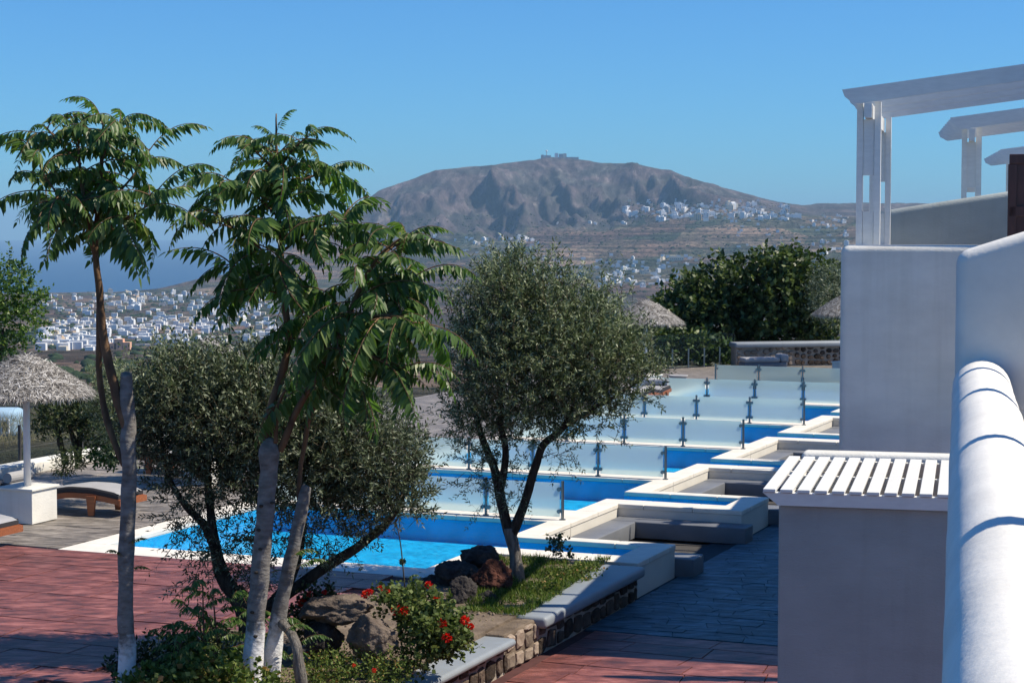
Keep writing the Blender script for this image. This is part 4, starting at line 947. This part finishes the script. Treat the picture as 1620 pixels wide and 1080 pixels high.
rosette(t, [(522, 565, BD - .2), (550, 505, BD - .3), (575, 450, BD - .35), (640, 372, BD - .4)], 34, 34, .2, 1.05, .8, wind=.45, windaz=-.35, pit=(-.4, .2))
branchlet(t, [(540, 525, BD - .3), (580, 502, BD - .45), (618, 500, BD - .55), (640, 512, BD - .6)], 16, 78, .92, .85, (-.5, .0), .5, -.5, .02)
branchlet(t, [(560, 480, BD - .3), (595, 458, BD - .1), (625, 448, BD), (650, 446, BD + .05)], 13, 79, .85, .75, (-.4, .1), .5, -.3, .018)
branchlet(t, [(530, 550, BD - .2), (570, 560, BD - .4), (605, 570, BD - .55), (630, 588, BD - .6)], 14, 80, .9, .85, (-.6, -.1), .5, -.5, .018)
branchlet(t, [(595, 410, BD - .4), (625, 388, BD - .3), (648, 372, BD - .25)], 8, 81, .6, .5, (-.1, .3), .4, -.2)
branchlet(t, [(532, 545, BD - .2), (500, 520, BD), (470, 505, BD + .1)], 9, 82, .85, .8, (-.5, .0))
rosette(t, [(505, 620, BD + .1), (532, 550, BD + .1)], 12, 35, 2.2, 1.0, 1.0, wind=.6, windaz=-.3, pit=(-.55, .0))
for i, (px, py, az) in enumerate(((468, 900, .2), (462, 880, .5), (470, 1020, .1), (455, 1040, .6), (450, 1000, .4))):
    put_leaf(t, PD(px, py, BD + .1), az, .35, 0, .36, i)

# root suckers and undergrowth at the lower left
def suckers(px, py, D, n, h, seed, label):
    rg_ = random.Random(seed); b = PD(px, py, D); t = thing('sucker_shoot', b, label, 'plant', 'young shoots round the tree trunks')
    for s in range(n):
        x = px + rg_.uniform(-34, 34); top = py - h * rg_.uniform(.55, 1.05); x2 = x + rg_.uniform(-22, 22); d_ = D + rg_.uniform(-.25, .25)
        limb(t, [(x, py, d_), ((x + x2) / 2, (py + top) / 2, d_), (x2, top, d_)], [.012, .01, .005], m_bark_twig, 'stem', 5)
        for i in range(8):
            f = .25 + .75 * i / 8; put_leaf(t, PD(x + (x2 - x) * f, py + (top - py) * f, d_), i * 2.4 + rg_.random(), .35, rg_.uniform(-.3, .3), rg_.uniform(.34, .5), rg_.randrange(9))
suckers(345, 1085, 18.0, 3, 165, 51, 'leafy root shoots left of the tall grey trunk')
suckers(290, 1090, 17.8, 3, 120, 52, 'low leafy root shoots between the two grey trunks')
suckers(385, 1080, 18.6, 2, 150, 53, 'leafy shoot rising just behind the tall grey trunk')

def mound(name, lobes, n, nl, ll, lw, mat, seed, label, cat, group=None, flowers=(), up=.5, tl=.12, fs=1.0):
    c = PD(*lobes[0][:3]); t = thing(name, (c.x, c.y, 0), label, cat, group)
    crown(t, lobes, n, tl, nl, ll, lw, mat, seed, up=up, twig=False, name='foliage', spread=1.1, shell=.35)
    for (px, py, D) in flowers:
        p = PD(px, py, D); o = link('flower', FLOWER, t); o.location = p - Vector(t['_o']); o.rotation_euler.z = px; s = fs * (.72 + .2 * math.sin(px * 1.7)); o.scale = (s, s, s)
    return t
rng = np.random.default_rng(77); K = 60
fd = norm(rng.normal(size=(K, 3)) + np.array([0, 0, .35])); FLOWER = leaves('flower', fd * .028, norm(fd + rng.normal(0, .5, (K, 3))), norm(rng.normal(size=(K, 3))), rng.uniform(.025, .045, K), rng.uniform(.02, .034, K), m_red)
mound('geranium', [(668, 982, 18.9, 42, 42, .35), (695, 1000, 18.7, 45, 40, .35), (645, 950, 19.1, 40, 22, .3), (615, 947, 19.3, 20, 16, .2), (722, 1010, 18.6, 25, 26, .25), (672, 1035, 18.6, 38, 22, .3)], 620, 7, .05, .052, m_ger, 61, 'geranium bush with red flower heads right of the large tan rock', 'plant', 'flowering geraniums',
      [(632, 962, 18.7), (625, 966, 18.72), (640, 966, 18.65), (736, 981, 18.35), (745, 990, 18.35), (602, 930, 19.0), (586, 936, 19.0), (578, 940, 19.0), (700, 985, 18.4), (707, 1008, 18.3), (678, 925, 19.0), (692, 950, 18.8), (612, 934, 19.0)])
mound('geranium', [(500, 965, 19.7, 30, 35, .35), (520, 948, 19.8, 25, 18, .25), (480, 985, 19.6, 25, 25, .3)], 220, 7, .045, .048, m_shrub, 62, 'shaded geranium with red flowers left of the flat rock', 'plant', 'flowering geraniums',
      [(490, 940, 19.5), (513, 936, 19.5), (478, 952, 19.4), (487, 1034, 19.0)])
mound('ground_cover', [(560, 1062, 18.4, 75, 30, .4), (510, 1070, 18.3, 50, 32, .4), (620, 1060, 18.4, 40, 28, .35), (470, 1085, 18.2, 40, 20, .3)], 750, 6, .032, .022, m_lowgreen, 63, 'low mixed green ground cover before the rocks', 'plant', None, [(560, 1052, 18.0), (592, 1060, 18.0)], fs=.5, tl=.1)
mound('pelargonium', [(275, 1075, 17.4, 35, 26, .3), (320, 1068, 17.4, 30, 24, .3), (235, 1085, 17.3, 35, 24, .3)], 220, 7, .058, .062, m_lowgreen, 64, 'pale green pelargonium at the bottom edge between the trunks', 'plant', None)
mound('pelargonium', [(360, 1080, 17.3, 28, 22, .3), (410, 1082, 17.2, 22, 18, .3)], 130, 7, .052, .055, m_lowgreen, 65, 'bright green low leaves at the foot of the tall grey trunk', 'plant', None)
mound('bramble', [(260, 1040, 18.2, 45, 30, .35), (215, 1060, 18.0, 40, 30, .35), (330, 1030, 18.5, 50, 35, .35)], 330, 8, .06, .03, m_shrub, 66, 'dark shaded undergrowth between the two grey trunks', 'plant', None)
mound('small_shrub', [(880, 862, 25.0, 10, 9, .1), (894, 868, 25.0, 9, 7, .1), (870, 862, 25, 6, 6, .06)], 26, 7, .05, .05, m_shrub, 67, 'tiny shrub against the pool edge right of the olive trunk', 'plant', None)
# dry flower stalk
t = thing('flower_stalk', PD(642, 945, 19.4), 'tall dry flower stalk with a round head before the pool', 'plant')
limb(t, [(642, 950, 19.4), (638, 900, 19.4), (632, 850, 19.4), (625, 820, 19.4)], [.008, .007, .006, .004], m_shrub and m_twig, 'stem', 5, wob=.004)
hd = PD(637, 888, 19.35); kk = 60; dd_ = norm(rng.normal(size=(kk, 3))); link('seed_head', leaves('seed_head', dd_ * .01 + np.array(tuple(hd - Vector(t['_o']))), dd_, norm(rng.normal(size=(kk, 3))), np.full(kk, .035), np.full(kk, .02), m_shrub), t)
put_leaf(t, PD(645, 915, 19.4), -.5, .4, 0, .18, 2)

# grass and weeds on the bed, between the olive and the capped wall
def grass(name, quad, n, h, seed, mat, label, z=0.0):
    rng = np.random.default_rng(seed); a, b, c_, d = [np.array(tuple(P(x, y, z))) for x, y in quad]
    s, r = rng.random((n, 1)), rng.random((n, 1)); p = (a * (1 - s) + b * s) * (1 - r) + (d * (1 - s) + c_ * s) * r
    dens = fbm(p[:, 0] * 3, p[:, 1] * 3, seed) > .36; p = p[dens]; n = len(p)
    d_ = norm(rng.normal(0, .55, (n, 3)) + np.array([0, 0, 1])); me = leaves(name, p, d_, norm(rng.normal(size=(n, 3))), rng.uniform(.4, 1.3, n) * h, np.full(n, .010) * rng.uniform(.7, 1.6, n), mat, .3, curl=.2)
    tag(link(name, me), label, 'grass', kind='stuff')
grass('grass', ((700, 962), (830, 975), (968, 884), (745, 880)), 15000, .085, 71, m_grass, 'green grass and weeds under the middle olive tree')
mound('clover_patch', [(900, 915, 24, 45, 14, .5), (860, 940, 23, 40, 14, .4), (930, 900, 24.5, 25, 9, .4)], 420, 6, .035, .032, m_lowgreen, 72, 'leafy weeds in the grass beside the half shaded cap', 'plant', None, tl=.08)

rng = np.random.default_rng(23); ib = iv_ = None
ico = bmesh.new(); bmesh.ops.create_icosphere(ico, subdivisions=1, radius=1); iv_ = np.array([v.co[:] for v in ico.verts]); fi0 = np.array([[v.index for v in f.verts] for f in ico.faces]); ico.free()
V_, F_ = [], []
for i in range(420):
    u_, v_ = rng.uniform(-10.4, -8.3), rng.uniform(15, 22.8); p = UV(u_, v_); q_ = (p.x, p.y)
    if not inpoly(q_[0], q_[1], [tuple(e) for e in bedpoly]): continue
    r_ = rng.uniform(.008, .035); V_.append(iv_ * r_ * rng.uniform(.6, 1.2, (1, 3)) * (1 + rng.normal(0, .12, (len(iv_), 1))) + np.array([p.x, p.y, .0])); F_.append(fi0 + len(iv_) * (len(V_) - 1))
tag(link('pebbles', npmesh('pebbles', np.concatenate(V_), np.concatenate(F_), m_stone_pale)), 'small stones littering the dry earth of the bed', 'pebbles', kind='stuff')
K = 500; pb = np.array([tuple(UV(rng.uniform(-10.4, -8.3), rng.uniform(16, 22.5), .004)) for _ in range(K)])
tag(link('leaf_litter', leaves('leaf_litter', pb, norm(rng.normal(size=(K, 3)) * np.array([1, 1, .15])), norm(np.array([0, 0, 1]) + rng.normal(0, .25, (K, 3))), rng.uniform(.03, .08, K), rng.uniform(.012, .025, K), m_drygrass)), 'dry fallen leaves on the bed', 'leaf litter', kind='stuff')
# fig hedge at the far right, small tree far left, shrubs on the kerb
FD = 66
def bush(name, lobes, n, nl, ll, lw, mat, seed, label, stems=(), up=.35, tl=.5, shell=.33, group=None, cat='tree'):
    c = PD(*lobes[0][:3]); t = thing(name, (c.x, c.y, 0), label, cat, group)
    for st in stems: limb(t, st, [.07 * st[0][2] / 40] * (len(st) - 1) + [.02], m_bark_olive, 'trunk', 7)
    crown(t, lobes, n, tl, nl, ll, lw, mat, seed, up=up, twig=False, name='crown', spread=1.0, shell=shell)
    return t
bush('fig_tree', [(1120, 500, FD, 75, 65, 1.6), (1160, 455, FD, 65, 45, 1.3), (1090, 510, FD, 45, 55, 1.2), (1150, 540, FD, 60, 45, 1.2), (1060, 500, FD + 1, 25, 30, .8)], 1000, 9, .20, .145, m_fig, 81, 'large fig tree forming the left half of the far hedge', [[(1180, 585, FD), (1176, 540, FD), (1168, 480, FD)], [(1215, 585, FD), (1222, 530, FD), (1232, 480, FD)]], group='fig trees of the far hedge')
bush('fig_tree', [(1230, 470, FD - 1, 75, 65, 1.6), (1270, 450, FD - 1, 60, 50, 1.4), (1225, 420, FD - 1, 40, 20, .8), (1290, 490, FD - 1, 60, 60, 1.4), (1240, 525, FD - 1, 80, 45, 1.3)], 1050, 9, .20, .145, m_fig, 82, 'large fig tree forming the right half of the far hedge, next to the house', [[(1250, 585, FD - 1), (1248, 540, FD - 1), (1240, 470, FD - 1)]], group='fig trees of the far hedge')
bush('hedge_shrub', [(1020, 550, 62.5, 60, 32, .8), (1100, 560, 62.6, 55, 25, .6)], 420, 9, .17, .13, m_fig, 83, 'low green shrubs behind the clear glass fence', cat='shrub')
bush('olive_shrub', [(1312, 470, 60, 26, 45, .8)], 330, 14, .10, .03, m_olive, 84, 'grey green olive shrub against the white house wall', cat='shrub', tl=.4)
bush('pittosporum_tree', [(15, 480, 33, 50, 62, .8), (40, 500, 33, 35, 45, .6), (-20, 520, 33, 60, 80, .8), (10, 430, 33, 25, 28, .4)], 620, 12, .065, .045, m_pitto, 85, 'light green rounded tree at the left edge above the parasol', [[(-10, 720, 33), (-5, 620, 33), (5, 520, 33)]], tl=.22)
bush('kerb_shrub', [(100, 660, 33.5, 40, 28, .5), (140, 650, 33.8, 45, 32, .5), (70, 668, 33.3, 24, 18, .3), (170, 680, 33.5, 35, 40, .5)], 700, 10, .075, .035, m_shrub, 86, 'dark shrub with bare stems above the left kerb wall', [[(104, 735, 33.5), (96, 700, 33.5), (88, 660, 33.5)], [(124, 730, 33.5), (118, 700, 33.6), (108, 665, 33.5)], [(124, 730, 33.6), (125, 700, 33.6), (130, 660, 33.6)]], cat='shrub', tl=.22)
bush('oleander_shrub', [(190, 640, 30.5, 42, 55, .5), (165, 620, 30.7, 28, 40, .4), (200, 690, 30.5, 40, 40, .4)], 620, 13, .085, .016, m_olive2, 87, 'narrow leaved pale shrub right of the left parasol', cat='shrub', tl=.25, up=.7)
bush('low_plant', [(105, 735, 32.6, 22, 12, .3), (115, 728, 32.6, 18, 14, .3)], 90, 8, .10, .022, m_shrub, 88, 'low spiky plant at the foot of the kerb wall', cat='plant', tl=.12)
bush('low_plant', [(165, 725, 33, 22, 14, .3), (175, 720, 33, 14, 14, .3)], 80, 8, .10, .04, m_pitto, 89, 'low broad leaved plant right of the spiky one by the kerb', cat='plant', tl=.12)
grass('dry_grass', ((-60, 715), (170, 690), (170, 655), (-60, 668)), 2600, .45, 73, m_drygrass, 'dry yellow grass beyond the wire fence', z=-2.0)

# ------------------------------------------------------------------ far towns and villages
def hmat(name, c): return M(name, c, .85, .05, .3, spec=.1)
HW = [hmat('far_white_wall', (.78, .78, .77)), hmat('far_cream_wall', (.70, .62, .48)), hmat('far_ochre_wall', (.62, .46, .30)), hmat('far_blue_white_wall', (.62, .68, .74)), hmat('far_grey_wall', (.42, .40, .39))]
m_win = M('far_window', (.06, .07, .09), .3, .2, 1, spec=.5)
m_blue = M('far_blue_paint', (.05, .16, .36), .5)
def house_mesh(seed, mi):
    rg_ = random.Random(seed); mb = MB(); W = rg_.uniform(8, 15); Dp = rg_.uniform(7, 11); st = rg_.choice([1, 1, 2, 2, 2, 3]); H = 3.3 * st + .5
    mb.box((0, 0, H / 2 - 2), (W, Dp, H + 4))
    k = rg_.random()
    if k < .7:
        w2 = W * rg_.uniform(.4, .8); h2 = H * rg_.uniform(.45, 1.3); x = (W / 2 + w2 / 2 - .4) * rg_.choice([-1, 1]); mb.box((x, rg_.uniform(-2.5, 2.0), h2 / 2 - 2), (w2, Dp * .8, h2 + 4))
    if st > 1 or k < .4: mb.box((rg_.uniform(-W / 4, W / 4), rg_.uniform(0, Dp / 4), H + 1.1), (W * .35, Dp * .4, 2.4))
    if k > .85:                                   # barrel vault roof
        n = 9; vs_ = [(math.cos(math.pi * i / (n - 1)) * W * .3, y, H + math.sin(math.pi * i / (n - 1)) * W * .22) for y in (-Dp * .48, Dp * .48) for i in range(n)]
        mb.add(vs_, [(i, i + 1, n + i + 1, n + i) for i in range(n - 1)] + [tuple(range(n - 1, -1, -1)), tuple(range(n, 2 * n))])
    for s in range(st):
        m_ = int(W / 3.2)
        for i in range(m_):
            if rg_.random() < .8:
                x = -W / 2 + (i + .5) * W / m_; wd = rg_.choice([1.1, 1.3, 1.9]); hh = rg_.choice([1.4, 2.1])
                mb.box((x, -Dp / 2, 3.3 * s + 1.75), (wd, .3, hh), 1 if rg_.random() < .85 else 2)
    mb.box((0, -Dp / 2 + .1, H + .25), (W + .1, .35, .5))
    return mb.mesh('house', [HW[mi], m_win, m_blue])
HM = [[house_mesh(200 + i * 7 + j, i) for j in range(n)] for i, n in enumerate((12, 5, 4, 4, 3))]
rh = random.Random(9)
def place(px, py, name, label, group, s=1.0, pal=(.74, .11, .05, .06, .04)):
    p = hit(px, py)
    if p is None: return
    i = rh.choices(range(5), pal)[0]; o = link(name, rh.choice(HM[i])); s *= rh.uniform(.75, 1.2)
    o.location = p; o.rotation_euler.z = math.atan2(-p.x, p.y) * -1 * 0 + rh.choice([0, 0, math.pi / 2, math.pi]) + rh.gauss(0, .35); o.scale = (s, s, s * rh.uniform(.85, 1.1))
    tag(o, label, 'house', group)
blocked = lambda px, py: (px > 1335)
def scatter(n, boxes, label, group, s=1.0, pal=None, name='house'):
    for i in range(n):
        x0, x1, y0, y1 = rh.choice(boxes); px, py = rh.uniform(x0, x1), rh.uniform(y0, y1)
        place(px, py, name, label, group, s, pal or (.74, .11, .05, .06, .04))
scatter(105, [(90, 440, 500, 530), (60, 225, 515, 549), (110, 330, 505, 538), (230, 440, 512, 540), (60, 150, 522, 552), (290, 420, 488, 515)], 'whitewashed house in the dense town on the plain at left', 'houses of the town on the plain', .68)
scatter(54, [(80, 300, 466, 486), (150, 260, 462, 480), (60, 290, 474, 494), (200, 440, 462, 490)], 'small white house scattered over the plain near the sea', 'scattered houses near the coast', .95)
scatter(46, [(850, 1010, 422, 452), (900, 1110, 408, 440), (960, 1060, 425, 455), (800, 900, 430, 452)], 'white house of the hamlet behind the middle olive tree', 'houses of the hamlet on the plain', 1.0)
scatter(62, [(990, 1110, 322, 345), (1040, 1130, 330, 350), (1110, 1240, 330, 350), (1150, 1260, 325, 345)], 'tiny white house of the village on the mountain slope', 'houses of the hillside village', 1.6, (.66, .16, .08, .06, .04))
scatter(20, [(735, 830, 378, 392), (880, 1000, 350, 365), (790, 860, 376, 386)], 'tiny white house along the foot of the cliff', 'houses along the cliff road', 1.05)
scatter(22, [(1235, 1330, 385, 404), (1260, 1340, 372, 392), (1225, 1320, 345, 352), (1280, 1340, 340, 362)], 'small white house on the slope above the fig hedge', 'houses above the fig hedge', 1.0)
o_pink = hit(188, 553)
t = thing('pink_house', o_pink, 'peach coloured house standing alone below the town', 'house')
mbp = MB(); b0 = o_pink
for dx, wd, h in ((-6, 7, 6), (0, 8, 10), (7, 7, 7)): mbp.box((b0.x + dx, b0.y, b0.z + h / 2 - 2), (wd, 9, h + 4))
mbp.build('wall', hmat('peach_wall', (.68, .40, .26)), t)
for dx, z in ((-6, 2.5), (0, 3), (0, 6.8), (7, 3)): MB().box((b0.x + dx, b0.y - 4.6, b0.z + z), (1.5, .3, 1.8)).build('window', m_win, t)
o_y = hit(146, 530)
t = thing('yellow_house', o_y, 'pale yellow house at the front edge of the town', 'house')
MB().box((o_y.x, o_y.y, o_y.z + 2.5), (13, 10, 11)).build('wall', HW[1], t)
for dx in (-4, 0, 4):
    for z in (2, 5.4): MB().box((o_y.x + dx, o_y.y - 5.1, o_y.z + z), (1.4, .3, 1.7)).build('window', m_win, t)
o_c = hit(1070, 412)
t = thing('cream_villa', o_c, 'long cream villa on the slope above the hamlet', 'house')
MB().box((o_c.x, o_c.y, o_c.z + 3), (34, 14, 12)).box((o_c.x - 10, o_c.y, o_c.z + 10), (14, 10, 4)).build('wall', HW[1], t)
for i in range(7): MB().box((o_c.x - 14 + i * 4.6, o_c.y - 7.2, o_c.z + 3), (1.8, .4, 2.6)).build('window', m_win, t)
# remaining buildings, too small to tell apart
far = MB()
for n, boxes in ((330, [(60, 450, 508, 546), (110, 330, 502, 536), (60, 170, 525, 555)]), (150, [(60, 440, 464, 500)]), (110, [(780, 1110, 405, 455)]), (150, [(985, 1250, 318, 352), (1050, 1200, 324, 346)]), (45, [(1150, 1340, 340, 405)]), (45, [(640, 860, 372, 402)])):
    for i in range(n):
        bx_ = rh.choice(boxes); p = hit(rh.uniform(bx_[0], bx_[1]), rh.uniform(bx_[2], bx_[3]))
        if p is None: continue
        w_, h_ = rh.uniform(5, 12), rh.choice([3.5, 4, 6.5, 7]); far.box((p.x, p.y, p.z + h_ / 2 - 2), (w_, rh.uniform(5, 9), h_ + 4), rh.choices(range(5), (.72, .12, .05, .07, .04))[0])
tag(far.build('distant_buildings', HW), 'countless small pale buildings sprinkled over plain and slopes', 'buildings', kind='stuff')
# scrub and trees on the plain
rng = np.random.default_rng(19); ico = bmesh.new(); bmesh.ops.create_icosphere(ico, subdivisions=1, radius=1); iv = np.array([v.co[:] for v in ico.verts]); fi_ = np.array([[v.index for v in f.verts] for f in ico.faces]); ico.free()
V_, F_ = [], []; base_ = 0
for i in range(3000):
    a = rng.random()
    if a < .45: px, py = rng.uniform(40, 460), (rng.uniform(462, 552) if rng.random() < .86 else rng.uniform(552, 620))
    elif a < .9: px, py = rng.uniform(640, 1340), rng.uniform(340, 470)
    else: px, py = rng.uniform(990, 1250), rng.uniform(322, 352)
    p = hit(px, py)
    if p is None: continue
    s = rng.uniform(1.6, 4.2); V_.append(iv * np.array([s * rng.uniform(.9, 2.2), s, s * rng.uniform(.6, 1.0)]) * (1 + rng.normal(0, .14, (len(iv), 1))) + np.array(tuple(p))); F_.append(fi_ + base_); base_ += len(iv)
m_scrub = M('far_scrub', (.035, .055, .028), .95, .4, .2, spec=.05)
tag(link('distant_scrub', npmesh('distant_scrub', np.concatenate(V_), np.concatenate(F_), m_scrub)), 'dark scrub and small trees dotting the plain', 'scrub', kind='stuff')
# summit station
s0 = hit(868, 250) or Vector((147, 7600, 310)); tops = []
t = thing('summit_station', s0, 'grey and pale station buildings on the mountain top', 'building')
for px, wd, h, mi in ((858, 12, 14, 4), (866, 26, 9, 4), (880, 14, 17, 0), (887, 16, 15, 4), (893, 14, 17, 1), (905, 50, 5, 4)):
    X = (px - 810) / F * 7480; z = zterr(px, 7480); MB().box((X, 7480, z + h / 2 - 6), (wd, 12, h + 12)).build('station_block', HW[mi], t)
X = (864.5 - 810) / F * 7480; z = zterr(864, 7480)
t = thing('radar_mast', (X, 7480, z), 'thin mast with a white dish on the mountain top', 'mast')
MB().tube([(X, 7480, z - 3), (X, 7480, z + 24)], [1.6, 1.2], 8).build('mast', HW[4], t)
bm = bmesh.new(); bmesh.ops.create_icosphere(bm, subdivisions=2, radius=4.2); me = bpy.data.meshes.new('dish'); bm.to_mesh(me); bm.free(); me.materials.append(HW[0]); o = link('dish', me, t); o.location = (0, 0, 27); o.scale = (1.1, .8, .8)
# nearer blue and white house just below the terrace, left
p = hit(2, 690, 30, 400); p = p or Vector((-20, 75, -6))
t = thing('blue_house', p, 'pale blue house with an arched window beyond the left fence', 'house')
k_ = p.y / F
MB().box((p.x - 26 * k_, p.y + 2, p.z + 18 * k_), (86 * k_, 4, 44 * k_)).build('wall', hmat('pale_blue_wall', (.30, .44, .56)), t, bevel=12 * k_, segs=4)
MB().box((p.x + 3 * k_, p.y - .05, p.z + 16 * k_), (13 * k_, .2, 22 * k_)).build('window_frame', HW[0], t)
MB().box((p.x + 3 * k_, p.y - .17, p.z + 16 * k_), (8 * k_, .1, 16 * k_)).build('window', m_win, t)

for o in bpy.data.objects:
    if '_o' in o: del o['_o']
